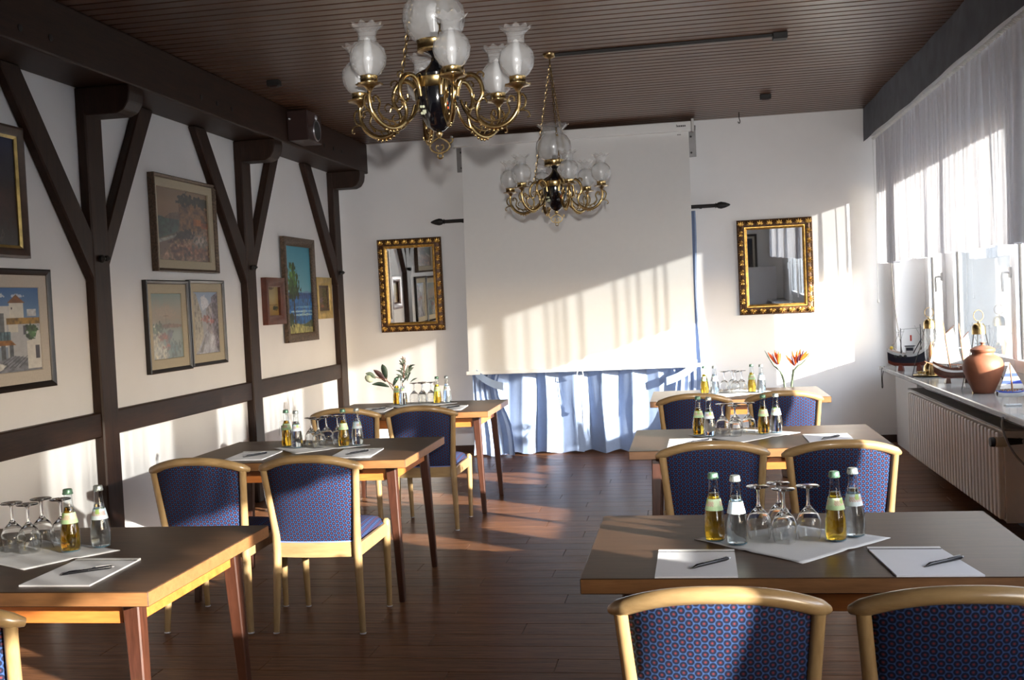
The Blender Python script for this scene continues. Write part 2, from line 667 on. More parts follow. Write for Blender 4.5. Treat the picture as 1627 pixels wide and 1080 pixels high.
while yy > YF-PW:
    x = XL - rp.random()*PL
    while x < 2.0:
        x0, x1 = max(x, XL), min(x+PL, 2.0)
        if x1-x0 > 0.03:
            g.box(x0, x1-0.0025, yy, yy+PW-0.0022, -0.008, 0)
        x += PL
    yy -= PW
o = obj('near_planks', g.mesh('near_planks', 'plank'), fl_o)
o['kind'] = 'stuff'

# ceiling of narrow dark slats
ce = struct('ceiling', G().box(XL-0.2, 2.35, YF-0.2, YB+0.2, ZC+0.012, ZC+0.12), 'slat_bed', label='ceiling of narrow dark brown varnished slats')
SP = 0.1005
slat_me = bevel(G().box(XL, 1.98, 0.008, SP-0.008, 0, 0.016).mesh('slat', 'slat'), 0.003)
y = YB-SP
while y > 4.6:
    obj('slat', slat_me, ce, (0, y, ZC))
    y -= SP
g = G()
while y > YF:
    g.box(XL, 1.98, y+0.008, y+SP-0.008, ZC, ZC+0.016)
    y -= SP
o = obj('rear_slats', g.mesh('rear_slats', 'slat'), ce)
o['kind'] = 'stuff'

struct('wall_back', G().box(XL-0.2, 2.35, YB, YB+0.2, 0, ZC+0.03), 'plaster', label='white plaster end wall with mirrors and screen')
struct('wall_front', G().box(XL-0.2, 2.35, YF-0.2, YF, 0, ZC+0.03), 'plaster', label='white plaster wall behind the camera')
wl = struct('wall_left', G().box(XL-0.2, XL, YF, YB, 0, ZC+0.03), 'plaster', label='white plaster wall with dark timber framing and pictures')
# right wall: parapet, lintel and end return
g = G()
g.box(XR, 2.35, YF, YB, 0, 0.68)
g.box(2.06, 2.35, YF, YB, 2.45, ZC+0.03)
g.box(1.86, 2.35, 10.25, YB, 0.68, 2.45)
g.box(2.06, 2.35, YF, -1.9, 0.68, 2.45)
struct('wall_right', g, 'plaster', label='white window wall on the right')
struct('ground', G().box(2.6, 80, -60, 60, -0.6, -0.5), 'ground_pale', label='pale ground outside the windows')

g = G().box(7.0, 16.0, 8.5, 70.0, -0.5, 7.5)  # added dark wall; keeps bright sky out of the window view
struct('exterior_wall', g, 'render_grey', label='grey wall added outside to dim the view through the windows')

# skirting
g = G().prism([(YF, 0.0), (YB-0.2, 0.0), (YB-0.2, 0.085), (YF, 0.085)], XL, XL+0.018, 'yz')
struct('baseboard_left', g, 'mahogany')
struct('baseboard_back', G().box(XL, 1.86, YB-0.016, YB, 0, 0.07), 'mahogany')
struct('baseboard_right', G().box(XR-0.012, XR, 2.0, YB-0.02, 0, 0.05), 'iron_black')

# ------------------------------------------------------------------ timber frame of the left wall
beam = bevel(G().box(XL, -3.06, YF, YB, 2.785, ZC).mesh('beam', 'timber_y'), 0.012, 2)
o = obj('beam', beam, wl)
o['label'] = 'heavy dark timber beam under the ceiling'
peg = G().lathe([(0.018, 0), (0.018, 0.004), (0.012, 0.006)], 10, mtx=Matrix.Rotation(PI/2, 4, 'Y'))
peg_me = peg.mesh('peg', 'iron_black', 30)
for yy, zz in ((4.74, 2.86), (4.99, 2.871), (6.68, 2.88), (6.92, 2.88), (7.157, 2.883), (9.10, 2.892), (9.355, 2.898), (9.587, 2.90)):
    obj('peg', peg_me, o, (-3.06, yy, zz))
POSTS = [-0.725, 1.45, 3.625, 5.80, 7.975, 10.15]
post_me = bevel(G().box(XL, -3.318, -0.087, 0.087, 0, 2.785).mesh('post', 'timber'), 0.008, 1)
def corbel_mesh():
    prof = [(XL, 2.785), (XL, 2.625), (-3.13, 2.625), (-3.085, 2.645), (-3.055, 2.69), (-3.045, 2.745), (-3.05, 2.785)]
    g = G().prism(prof, -0.085, 0.085, 'xz')
    return bevel(g.mesh('corbel', 'timber'), 0.006)
corb_me = corbel_mesh()
def brace_mesh(sgn):
    # parallelogram in the plane of the wall, stood proud of the plaster
    if sgn < 0:
        prof = [(-0.08, 1.68), (-0.08, 1.965), (-0.675, 2.785), (-0.85, 2.785)]
    else:
        prof = [(0.08, 1.76), (0.08, 1.975), (0.56, 2.785), (0.735, 2.785)]
    g = G().prism(prof, XL, -3.322, 'yz')
    return bevel(g.mesh('brace', 'timber'), 0.008)
brn, brp = brace_mesh(-1), brace_mesh(1)
bolt = G().tube([(-3.318, -0.02, 0), (-3.30, -0.02, 0), (-3.285, -0.02, 0)], [0.02, 0.022, 0.006], 8)
bolt.tube([(-3.318, 0.03, 0.004), (-3.298, 0.03, 0.004), (-3.282, 0.03, 0.004)], [0.015, 0.018, 0.005], 8)
bolt_me = bolt.mesh('bolt', 'iron_black', 40)
for i, py in enumerate(POSTS):
    p = obj('post', post_me, wl, (0, py, 0))
    obj('corbel', corb_me, wl, (0, py, 0))
    obj('brace', brn, wl, (0, py, 0))
    if py < 9.5:
        obj('brace', brp, wl, (0, py, 0))
    obj('bolt', bolt_me, p, (0, 0, 1.815))
for a, b in zip(POSTS[:-1], POSTS[1:]):
    g = G().box(XL, -3.330, a+0.087, b-0.087, 0.795, 0.935)
    obj('rail', bevel(g.mesh('rail', 'timber_y'), 0.006), wl)
# socket under the rail
s = thing('wall_socket', 'small white wall socket low between the timber posts', 'socket', (XL, 8.55, 0.50))
obj('plate', bevel(G().box(0, 0.010, -0.04, 0.04, -0.06, 0.06).mesh('plate', 'white_paint'), 0.003), s)
obj('slot', G().box(0.0101, 0.012, -0.012, 0.012, -0.035, 0.02).mesh('slot', 'iron_black'), s)

# box loudspeaker fixed to the beam
sp = thing('wall_speaker', 'small brown box loudspeaker with round black cone fixed to the beam', 'speaker', (-3.06, 8.22, 2.81))
obj('cabinet', bevel(G().box(0, 0.17, 0, 0.33, 0, 0.235).mesh('cabinet', 'speaker_brown'), 0.006), sp)
mx = Matrix.Rotation(PI/2, 4, 'Y')
obj('cone', G().lathe([(0.075, 0.0), (0.072, 0.004), (0.03, -0.012), (0.0001, -0.006)], 24, (0.176, 0.20, 0.095), mtx=mx).mesh('cone', 'rubber', 40), sp)
obj('cone_ring', G().tube([(0.174, 0.20+0.08*math.cos(a), 0.095+0.08*math.sin(a)) for a in np.linspace(0, 2*PI, 28, endpoint=False)], 0.006, 6, closed=True).mesh('cone_ring', 'pen_silver', 60), sp)
obj('tweeter', G().lathe([(0.022, 0), (0.016, 0.008), (0.0001, 0.012)], 14, (0.170, 0.20, 0.200), mtx=mx).mesh('tweeter', 'pen_silver', 40), sp)
obj('screw', G().ball((0.02, -0.004, 0.17), 0.014, 8).mesh('screw', 'pen_silver', 60), sp)

# ------------------------------------------------------------------ windows on the right
PX0, PX1 = 2.10, 2.17
GB, GT = 0.93, 2.40
bays = [(9.50, 10.0), (7.56, 9.10), (5.95, 7.46), (4.50, 5.45), (3.66, 4.15), (1.52, 3.00), (-0.35, 1.02), (-1.85, -0.75)]  # unseen near bays spaced to shade chairs and place sun patches
lever = G().box(-0.014, 0.0, -0.014, 0.014, -0.035, 0.035)
lever.tube(catmull([(-0.01, 0, 0.0), (-0.045, 0, 0.002), (-0.055, 0, -0.012), (-0.055, 0, -0.06), (-0.053, 0, -0.125)], 4), 0.009, 8)
lever_me = lever.mesh('handle', 'hull_white', 40)
prev_hi = 10.25
for k, (a, b) in enumerate(bays):
    wroot = obj('window_%d' % (k+1), None)
    wroot['kind'] = 'structure'
    wroot['label'] = 'white framed casement window %s' % (['narrow one nearest the end wall', 'behind the model ships and terracotta jar', 'at the right edge beyond the sailboat'][k] if k < 3 else 'unseen beside the camera, in a row spaced to place sunlight')
    if k > 2:
        wroot['group'] = 'windows beside the camera'
    lo = (bays[k+1][1]+a)/2 if k+1 < len(bays) else -1.9
    hi = prev_hi
    GB = {3: 0.81, 4: 0.81, 5: 1.33}.get(k, 0.93)  # unseen bays: rail raised to shade a table, lowered to sun the floor
    FB = min(0.84, GB-0.07)
    prev_hi = lo
    g = G()   # fixed frame
    g.box(PX0+0.02, PX1, lo, hi, 0.70, FB)
    g.box(PX0+0.02, PX1, lo, hi, 2.43, 2.46)
    g.box(PX0+0.02, PX1, b+0.055, hi, FB, 2.43)
    g.box(PX0+0.02, PX1, lo, a-0.055, FB, 2.43)
    obj('window_frame', g.mesh('window_frame', 'white_paint'), wroot)
    g = G()   # casement
    g.box(PX0, PX1-0.02, a-0.05, b+0.05, FB+0.005, GB)
    g.box(PX0, PX1-0.02, a-0.05, b+0.05, GT, 2.428)
    g.box(PX0, PX1-0.02, a-0.05, a, GB, GT)
    g.box(PX0, PX1-0.02, b, b+0.05, GB, GT)
    cs = obj('casement', bevel(g.mesh('casement', 'white_paint'), 0.004), wroot)
    g = G().box(PX0+0.012, PX0+0.016, b, b+0.012, GB, GT)
    g.box(PX0+0.012, PX0+0.016, a-0.012, a, GB, GT)
    obj('seal', G().box(PX0+0.03, PX0+0.045, a-0.004, a+0.010, GB, GT).box(PX0+0.03, PX0+0.045, b-0.010, b+0.004, GB, GT).mesh('seal', 'iron_black'), cs)
    obj('pane', G().box(PX0+0.034, PX0+0.038, a, b, GB, GT).mesh('pane', 'window_glass'), wroot)
    obj('window_handle', lever_me, wroot, (PX0, a-0.025, 1.50))

# marble sill
sill = struct('window_sill', G().box(1.70, 2.12, YF, 10.25, 0.682, 0.72), 'marble', label='long grey marble window sill above the radiator')
bevel(sill.data, 0.006)
struct('trim_1', G().box(1.84, 1.90, 9.32, 10.25, 0.0, 0.682), 'white_paint', label='white boxed pipe casing under the sill end')

# radiator
rad = thing('radiator', 'long white ribbed panel radiator under the window sill', 'radiator', (1.72, 6.42, 0.085))
RL, RH = 2.66, 0.52
g = G()
g.box(0.012, 0.016, 0.0, RL, 0.0, RH)
obj('front_panel', g.mesh('front_panel', 'radiator_paint'), rad)
g = G()
k = 0
yy = 0.03
rib = bevel(G().box(-0.022, 0.012, 0, 0.052, 0.012, RH-0.012).mesh('rib', 'radiator_paint'), 0.013, 3)
while yy < RL-0.06:
    obj('rib', rib, rad, (0, yy, 0))
    yy += 0.078
obj('end_panel', bevel(G().box(0.002, 0.12, -0.012, 0.0, 0.0, RH).mesh('end_panel', 'radiator_paint'), 0.003), rad)
ep = rad.children[-1]
for xx in (0.03, 0.065):
    obj('flute', G().tube([(xx, -0.013, 0.09), (xx, -0.013, RH-0.09)], 0.008, 8).mesh('flute', 'radiator_top', 40), ep)
obj('plug', G().lathe([(0.034, 0), (0.034, 0.008), (0.026, 0.012), (0.0001, 0.012)], 20, (0.062, -0.012, 0.045), mtx=Matrix.Rotation(PI/2, 4, 'X')).mesh('plug', 'radiator_paint', 40), ep)
obj('back_panel', G().box(0.105, 0.12, 0.0, RL, 0.0, RH).mesh('back_panel', 'radiator_paint'), rad)
obj('grille', bevel(G().box(0.0, 0.12, 0.0, RL, RH, RH+0.012).mesh('grille', 'radiator_top'), 0.003), rad)
vx = 0.03
va = thing('radiator_valve', 'cream thermostat valve on a pipe at the radiator end', 'valve', (1.72, 6.35, 0.555))
obj('knob', G().lathe([(0.026, 0), (0.03, 0.012), (0.03, 0.055), (0.024, 0.062)], 18, (0, 0, 0), mtx=Matrix.Rotation(-PI/2, 4, 'Y')).mesh('knob', 'valve_cream', 40), va)
obj('knob_cap', G().lathe([(0.024, 0.062), (0.028, 0.066), (0.026, 0.088), (0.0001, 0.090)], 18, mtx=Matrix.Rotation(-PI/2, 4, 'Y')).mesh('knob_cap', 'rubber', 40), va)
obj('neck', G().tube([(0, 0, 0), (0.05, 0, 0), (0.09, 0.0, 0)], [0.022, 0.018, 0.015], 12).mesh('neck', 'iron_black', 40), va)
obj('pipe', G().tube(catmull([(0.085, 0.065, 0.0), (0.085, 0.0, 0), (0.09, -0.10, 0), (0.10, -1.0, -0.01), (0.11, -1.9, -0.02)], 6), 0.013, 10).mesh('pipe', 'radiator_top', 50), va)

# sheer curtain along the whole window wall
def sheer_curtain():
    rng = random.Random(11)
    ys, xs = [], []
    y = 10.22
    ph = 0.0
    while y > -1.95:
        wl_ = rng.choice((0.06, 0.08, 0.10, 0.13, 0.19))*rng.uniform(0.85, 1.2)
        amp = rng.uniform(0.014, 0.030)*(1+3*wl_)
        n = 10
        for k in range(n):
            t = k/n
            ys.append(y - wl_*t + 0.22*wl_*math.sin(4*PI*t)*0.5)
            xs.append(amp*math.sin(2*PI*t))
        y -= wl_
    rowsz = [(1.645, 1.0, 0.0), (1.85, 0.95, 0.0), (2.2, 0.8, 0.0), (2.55, 0.6, 0.0), (2.74, 0.40, 0.0), (2.80, 0.45, 0.0)]
    pts = []
    for z, am, _ in rowsz:
        row = []
        for i, (yy, xx) in enumerate(zip(ys, xs)):
            sag = 0.006*math.sin(yy*5.1)+0.004*math.sin(yy*13)
            row.append((1.735+xx*am+0.004*math.sin(yy*3+z*4), yy, z+(sag if z < 1.7 else 0)))
        pts.append(row)
    return G().grid(pts)
sh = thing('sheer_curtain', 'long white sheer pleated curtain hanging half way down the windows', 'curtain', (0, 0, 0))
obj('cloth', sheer_curtain().mesh('cloth', 'sheer', 80, fix=False), sh)
g = G()
yy = 10.2
rr = random.Random(5)
while yy > 2:
    wv = rr.uniform(0.02, 0.035)
    g.tube([(1.715, yy, 2.765), (1.695, yy-wv*0.5, 2.775), (1.715, yy-wv, 2.768)], 0.006, 5)
    yy -= wv*1.3
o = obj('heading_ruffle', g.mesh('heading_ruffle', 'cord_white', 60), sh)
o['kind'] = 'stuff'
obj('curtain_track', G().box(1.68, 1.79, -1.95, 10.24, 2.80, 2.825).mesh('curtain_track', 'white_paint'), sh)
# grey pelmet
pel = thing('pelmet', 'dark grey fabric pelmet running along the top of the window wall', 'pelmet', (0, 0, 0))
pts = []
for z in np.linspace(2.775, ZC-0.002, 8):
    pts.append([(1.655+0.006*math.sin(yy*2.3+z*5)+0.004*math.sin(yy*7+z*9), yy, z) for yy in np.linspace(YB-0.01, -1.95, 160)])
obj('valance', G().grid(pts).mesh('valance', 'pelmet_cloth', 80, fix=False), pel)
obj('end_board', G().box(1.66, 2.05, YB-0.14, YB-0.01, 2.83, ZC-0.002).mesh('end_board', 'pelmet_cloth'), pel)
obj('board', G().box(1.664, 1.672, -1.95, YB-0.01, 2.80, ZC-0.002).mesh('board', 'pelmet_cloth'), pel)

# pull cords near the end of the curtain
pc = thing('curtain_cord', 'thin grey pull cord hanging beside the window in the corner', 'cord', (1.80, 10.12, 0.72))
obj('cord', G().tube(catmull([(0.0, 0.0, 1.95), (0.01, 0.0, 1.0), (0.03, -0.02, 0.5), (0.07, -0.06, 0.12), (0.03, -0.1, 0.10), (-0.01, -0.05, 0.20), (0.02, -0.02, 0.0)], 6), 0.0035, 6).mesh('cord', 'cord_dark', 60), pc)
obj('loop', G().tube(catmull([(-0.09, -0.03, 0.0), (-0.108, -0.04, -0.02), (-0.112, -0.05, -0.09), (-0.108, -0.03, -0.18), (-0.105, -0.06, -0.17), (-0.108, -0.07, -0.08), (-0.085, -0.05, 0.005)], 5), 0.0035, 6).mesh('loop', 'cord_dark', 60), pc)
wc = thing('white_cord', 'short white blind cord with a small toggle in the corner', 'cord', (1.72, 10.3, 1.30))
obj('cord', G().tube([(0, 0, 0.02), (0.005, 0, 0.6), (0, 0, 1.5)], 0.003, 6).mesh('cord', 'cord_white'), wc)
obj('toggle', G().lathe([(0.003, 0.03), (0.009, 0.015), (0.009, 0.0), (0.003, -0.006)], 10).mesh('toggle', 'cord_white', 40), wc)

# ------------------------------------------------------------------ end wall: curtains, screen, mirrors
def pleats(x0, x1, z0, z1, yf, lam, amp, seed, nz=14, flare=0.0, pinch=None, yb=0.0, thick=0.0):
    """wavy drape between x0..x1; pinch(z) -> (x0,x1,ampscale)"""
    rng = random.Random(seed)
    us, ds = [], []
    u = 0.0
    W = x1-x0
    while u < W:
        l = lam*rng.uniform(0.7, 1.35)
        a = amp*rng.uniform(0.55, 1.25)
        for k in range(10):
            t = k/10
            us.append(min(W, u+l*t+0.16*l*math.sin(4*PI*t)*0.5))
            ds.append(a*math.sin(2*PI*t))
        u += l
    us.append(W)
    ds.append(0)
    pts = []
    for i in range(nz+1):
        z = z1+(z0-z1)*i/nz
        if pinch:
            a0, a1, am = pinch(z)
        else:
            a0, a1, am = x0, x1, 1.0
        fl_ = flare*max(0.0, 1-(z-z0)/0.75)
        row = []
        for u, d in zip(us, ds):
            x = a0+(a1-a0)*u/W
            row.append((x+0.01*math.sin(z*5+u*9), yf-fl_+d*am*(1+0.5*fl_)+0.008*math.sin(z*7+u*14), z+(0.012*math.sin(u*23) if i == nz else 0)))
        pts.append(row)
    return G().grid(pts)

CY = 10.27
cl = thing('window_curtain', 'left half of the long blue curtain behind the screen', 'curtain', (0, 0, 0))
obj('cloth', pleats(-2.0, -1.02, 0.012, 2.22, CY, 0.25, 0.042, 21, flare=0.10).mesh('cloth', 'blue_cloth', 80, fix=False), cl)
cr = thing('window_curtain', 'right half of the long blue curtain behind the screen', 'curtain', (0, 0, 0))
obj('cloth', pleats(-1.03, 0.05, 0.012, 2.22, CY, 0.34, 0.044, 8, flare=0.10).mesh('cloth', 'blue_cloth', 80, fix=False), cr)
def pinch_l(z):
    k = math.exp(-((z-0.66)/0.28)**2)
    s = 1-0.45*k
    return (-2.06, -2.06+0.40*s, 1.0-0.3*k)
def pinch_r(z):  # right drape
    k = math.exp(-((z-0.66)/0.28)**2)
    s = 1-0.4*k
    return (0.10-0.38*s, 0.10, 1.0-0.3*k)
dl = thing('side_drape', 'pale blue side drape tied back at the left of the screen', 'curtain', (0, 0, 0))
obj('cloth', pleats(-2.06, -1.62, 0.012, 2.22, CY-0.075, 0.11, 0.024, 4, flare=0.13, pinch=pinch_l, nz=24).mesh('cloth', 'blue_cloth', 80, fix=False), dl)
def strap(p, q, w, th=0.006, sag=0.03):
    pts = []
    p, q = Vector(p), Vector(q)
    for off in (-w/2, w/2):
        row = []
        for i in range(9):
            t = i/8
            c = p.lerp(q, t)
            row.append((c.x, c.y-sag*math.sin(PI*t), c.z+off-0.02*math.sin(PI*t)))
        pts.append(row)
    g = G().grid(pts)
    n = len(g.v)
    g2 = G().grid([[(x, y+th, z) for x, y, z in r] for r in pts])
    g.f += [tuple(i+n for i in f) for f in g2.f]
    g.mi += g2.mi
    g.v += g2.v
    return g
plain('tie_cloth', (0.33, 0.43, 0.62), 0.85, var=0.05)
obj('tieback', strap((-2.03, 10.155, 0.80), (-1.76, 10.135, 0.655), 0.075).mesh('tieback', 'tie_cloth', 60), dl)
dr = thing('side_drape', 'pale blue side drape tied back at the right of the screen', 'curtain', (0, 0, 0))
obj('cloth', pleats(-0.30, 0.12, 0.012, 2.22, CY-0.075, 0.11, 0.024, 6, flare=0.13, pinch=pinch_r, nz=24).mesh('cloth', 'blue_cloth', 80, fix=False), dr)
obj('tieback', strap((-0.22, 10.135, 0.655), (0.07, 10.155, 0.81), 0.075).mesh('tieback', 'tie_cloth', 60), dr)

rod = thing('curtain_rod', 'dark curtain rod with pointed finials behind the screen', 'curtain rod', (0, 10.26, 2.262))
obj('pole', G().tube([(-2.28, 0, 0), (0.29, 0, 0)], 0.017, 12).mesh('pole', 'iron_black', 40), rod)
fin = [(0.017, 0), (0.026, 0.006), (0.018, 0.014), (0.028, 0.03), (0.033, 0.055), (0.024, 0.095), (0.010, 0.13), (0.001, 0.14)]
obj('finial', G().lathe(fin, 14, (0.29, 0, 0), mtx=Matrix.Rotation(PI/2, 4, 'Y')).mesh('finial', 'iron_black', 50), rod)
obj('finial', G().lathe(fin, 14, (-2.28, 0, 0), mtx=Matrix.Rotation(-PI/2, 4, 'Y')).mesh('finial', 'iron_black', 50), rod)
for xx in (-2.12, 0.16):
    obj('bracket', G().box(xx-0.012, xx+0.012, 0.0, 0.14, -0.012, 0.012).mesh('bracket', 'iron_black'), rod)

ps = thing('projector_screen', 'large white roll-down projector screen hanging on the end wall', 'screen', (0, 10.15, 0))
# slight billow of the cloth
pts = []
for i in range(9):
    t = i/8
    z = 2.96+(0.81-2.96)*t
    row = []
    for j in range(13):
        u = j/12
        row.append((-2.06-0.03*t+(2.135+0.015*t)*u, 0.012*math.sin(PI*t)*math.sin(PI*u*1.5), z))
    pts.append(row)
obj('cloth', G().grid(pts).mesh('cloth', 'screen_cloth', 80, fix=False), ps)
case = obj('case', bevel(G().box(-2.13, 0.10, -0.045, 0.045, 2.945, 3.035).mesh('case', 'case_white'), 0.012, 2), ps)
obj('end_cap', bevel(G().box(0.10, 0.125, -0.05, 0.05, 2.94, 3.055).mesh('end_cap', 'hull_white'), 0.008, 2), ps)
obj('end_cap', bevel(G().box(-2.155, -2.13, -0.05, 0.05, 2.94, 3.055).mesh('end_cap', 'hull_white'), 0.008, 2), ps)
g = G()
xx = -0.035
for wd, hh in ((0.006, 0.022), (0.011, 0.014), (0.012, 0.014), (0.014, 0.014), (0.011, 0.014), (0.010, 0.014)):
    g.box(xx, xx+wd, -0.0462, -0.0452, 2.985, 2.985+hh)
    xx += wd+0.004
obj('maker_mark', g.mesh('maker_mark', 'iron_black'), case)
g = G()
for k in range(3):
    g.box(-0.03+k*0.012, -0.021+k*0.012, -0.001, 0.0, 2.915, 2.927)
obj('small_print', g.mesh('small_print', 'bracket_grey'), case)
obj('bottom_bar', bevel(G().box(-2.115, 0.10, -0.016, 0.016, 0.776, 0.812).mesh('bottom_bar', 'case_white'), 0.008, 2), ps)
hd = obj('pull_handle', G().tube([(-1.045, -0.02, 0.776), (-1.055, -0.02, 0.735), (-0.99, -0.02, 0.735), (-1.0, -0.02, 0.776)], 0.006, 6).mesh('pull_handle', 'hull_white', 50), ps)
obj('pull_cord', G().tube(catmull([(-1.022, -0.02, 0.735), (-1.03, -0.025, 0.60), (-1.025, -0.02, 0.50), (-1.03, -0.02, 0.43)], 4), 0.004, 6).lathe([(0.004, 0.43), (0.010, 0.41), (0.006, 0.39)], 8, (-1.03, -0.02, 0)).mesh('pull_cord', 'cord_white', 50), hd)
for xx, lab in ((-2.115, 'left'), (0.095, 'right')):
    br = thing('screen_bracket', 'grey metal wall plate holding the %s end of the projector screen' % lab, 'bracket', (xx, 10.399, 2.86))
    obj('plate', bevel(G().box(-0.045, 0.045, -0.008, 0.0, -0.12, 0.16).mesh('plate', 'bracket_grey'), 0.002), br)
    obj('arm', bevel(G().box(-0.045, 0.045, -0.202, -0.008, 0.13, 0.145).mesh('arm', 'bracket_grey'), 0.002), br)
    for zz in (-0.08, 0.07):
        obj('screw', G().lathe([(0.010, 0), (0.010, 0.003), (0.0001, 0.004)], 8, (0, -0.008, zz), mtx=Matrix.Rotation(PI/2, 4, 'X')).mesh('screw', 'iron_black'), br)

# ---- frames
def frame_ring(g, w, h, prof):
    """prof: list of (inset from outer edge, depth toward viewer). viewer at -y. Builds the swept ring centred on origin."""
    b = len(g.v)
    k = len(prof)
    for ins, dp in prof:
        X, Z = w/2-ins, h/2-ins
        for x, z in ((-X, -Z), (X, -Z), (X, Z), (-X, Z)):
            g.v.append((x, -dp, z))
    for i in range(k-1):
        for j in range(4):
            j2 = (j+1) % 4
            g.face(b+i*4+j, b+i*4+j2, b+(i+1)*4+j2, b+(i+1)*4+j)
    return g

def shell_mesh():
    g = G()
    for da, ln in ((-0.95, 0.028), (-0.5, 0.034), (0, 0.036), (0.5, 0.034), (0.95, 0.028)):
        p = Vector((-0.015, 0, 0))
        q = p+Vector((ln*math.cos(da), -0.008, ln*math.sin(da)))
        g.tube([p, p.lerp(q, 0.6)+Vector((0, -0.005, 0)), q], [0.003, 0.0062, 0.0015], 5)
    return g.mesh('carved_shell', 'gilt', 60)
SHELL = shell_mesh()
def gilt_mirror(label, xc, zc, w, h, tilt=0.0):
    r = thing('wall_mirror', label, 'mirror', (xc, YB-0.002, zc))
    r.rotation_euler = (tilt, 0, 0)
    fw = 0.092
    fr = obj('frame', frame_ring(G(), w, h, [(0, 0), (0, 0.028), (0.010, 0.036), (0.018, 0.030), (0.05, 0.044), (0.060, 0.044), (0.064, 0.036), (0.068, 0.036)]).mesh('frame', 'gilt_dark', 30), r)
    obj('slip', frame_ring(G(), w-0.134, h-0.134, [(0, 0.03), (0.001, 0.040), (0.010, 0.040), (0.014, 0.030), (0.024, 0.026), (0.026, 0.012)]).mesh('slip', 'gilt', 30), r)
    inset = 0.036
    step = 0.088
    def shell(x, z, ang):
        obj('carved_shell', SHELL, fr, (x, -0.034, z), (0, -ang, 0)).scale = (1.35, 1.2, 1.35)
    nx = max(2, int(round((w-0.06)/step)))
    nz = max(2, int(round((h-0.06)/step)))
    for i in range(nx+1):
        x = -w/2+inset+(w-2*inset)*i/nx
        shell(x, h/2-inset, PI/2)
        shell(x, -h/2+inset, -PI/2)
    for i in range(1, nz):
        z = -h/2+inset+(h-2*inset)*i/nz
        shell(-w/2+inset, z, PI)
        shell(w/2-inset, z, 0)
    obj('glass', G().box(-w/2+fw, w/2-fw, -0.012, -0.006, -h/2+fw, h/2-fw).mesh('glass', 'mirror_glass'), r)
    return r
gilt_mirror('carved gilt mirror on the end wall left of the screen', -2.675, 1.67, 0.645, 0.915, 0.02)
gilt_mirror('carved gilt mirror on the end wall right of the screen', 0.825, 1.675, 0.685, 0.885, 0.02)

# ------------------------------------------------------------------ paintings
def vnoise(h, w, cells, seed, oct_=3):
    rs = np.random.RandomState(seed)
    out = np.zeros((h, w))
    amp, tot = 1.0, 0.0
    for o in range(oct_):
        c = cells*2**o
        gr = rs.rand(c+2, c+2)
        yy = np.linspace(0, c, h)
        xx = np.linspace(0, c, w)
        yi, xi = np.minimum(yy.astype(int), c), np.minimum(xx.astype(int), c)
        fy, fx = (yy-yi)[:, None], (xx-xi)[None, :]
        fy, fx = fy*fy*(3-2*fy), fx*fx*(3-2*fx)
        a = gr[yi][:, xi]*(1-fx)+gr[yi][:, xi+1]*fx
        b = gr[yi+1][:, xi]*(1-fx)+gr[yi+1][:, xi+1]*fx
        out += amp*(a*(1-fy)+b*fy)
        tot += amp
        amp *= 0.55
    return out/tot

class Paint:
    def __init__(s, w, h, n=110, seed=1):
        s.W = n if w < h else int(n*w/h)
        s.H = int(s.W*h/w)
        s.U, s.V = np.meshgrid(np.linspace(0, 1, s.W), np.linspace(0, 1, s.H))
        s.c = np.zeros((s.H, s.W, 3))
        s.seed = seed
        s.N = vnoise(s.H, s.W, 6, seed)
        s.F = vnoise(s.H, s.W, 24, seed+5, 2)
    def put(s, mask, col, vary=0.0, a=1.0):
        c = np.array(col)[None, None, :]*(1+vary*(s.F[:, :, None]-0.5)*2)
        m = (mask.astype(float)*a)[:, :, None]
        s.c = s.c*(1-m)+c*m
        return s
    def rect(s, u0, u1, v0, v1, col, vary=0.05, a=1.0):
        return s.put((s.U >= u0) & (s.U <= u1) & (s.V >= v0) & (s.V <= v1), col, vary, a)
    def poly(s, pts, col, vary=0.05, a=1.0):
        m = np.zeros_like(s.U, dtype=bool)
        k = len(pts)
        for i in range(k):
            (x0, y0), (x1, y1) = pts[i], pts[(i+1) % k]
            if y0 == y1:
                continue
            cond = ((y0 > s.V) != (y1 > s.V)) & (s.U < (x1-x0)*(s.V-y0)/(y1-y0)+x0)
            m ^= cond
        return s.put(m, col, vary, a)
    def blob(s, u, v, ru, rv, col, rough=0.5, vary=0.2, a=1.0):
        d = np.sqrt(((s.U-u)/ru)**2+((s.V-v)/rv)**2)+rough*(s.F-0.5)*1.6
        return s.put(d < 1, col, vary, a)
    def grad(s, stops):
        vs = [x[0] for x in stops]
        t = np.clip(s.V+0.10*(s.N-0.5), 0, 1)
        for k in range(3):
            s.c[:, :, k] = np.interp(t, vs, [x[1][k] for x in stops])
        return s

def canvas_mesh(w, h, P, mat):
    pts = [[(-w/2+w*j/(P.W-1), 0, -h/2+h*i/(P.H-1)) for j in range(P.W)] for i in range(P.H)]
    me = G().grid(pts).mesh('canvas', mat, None, fix=False)
    at = me.color_attributes.new('Col', 'FLOAT_COLOR', 'POINT')
    c = np.clip(P.c.reshape(-1, 3), 0, 1)
    l = np.where(c <= 0.04045, c/12.92, ((c+0.055)/1.055)**2.4)
    buf = np.ones((l.shape[0], 4), dtype=np.float32)
    buf[:, :3] = l
    at.data.foreach_set('color', buf.ravel())
    return me

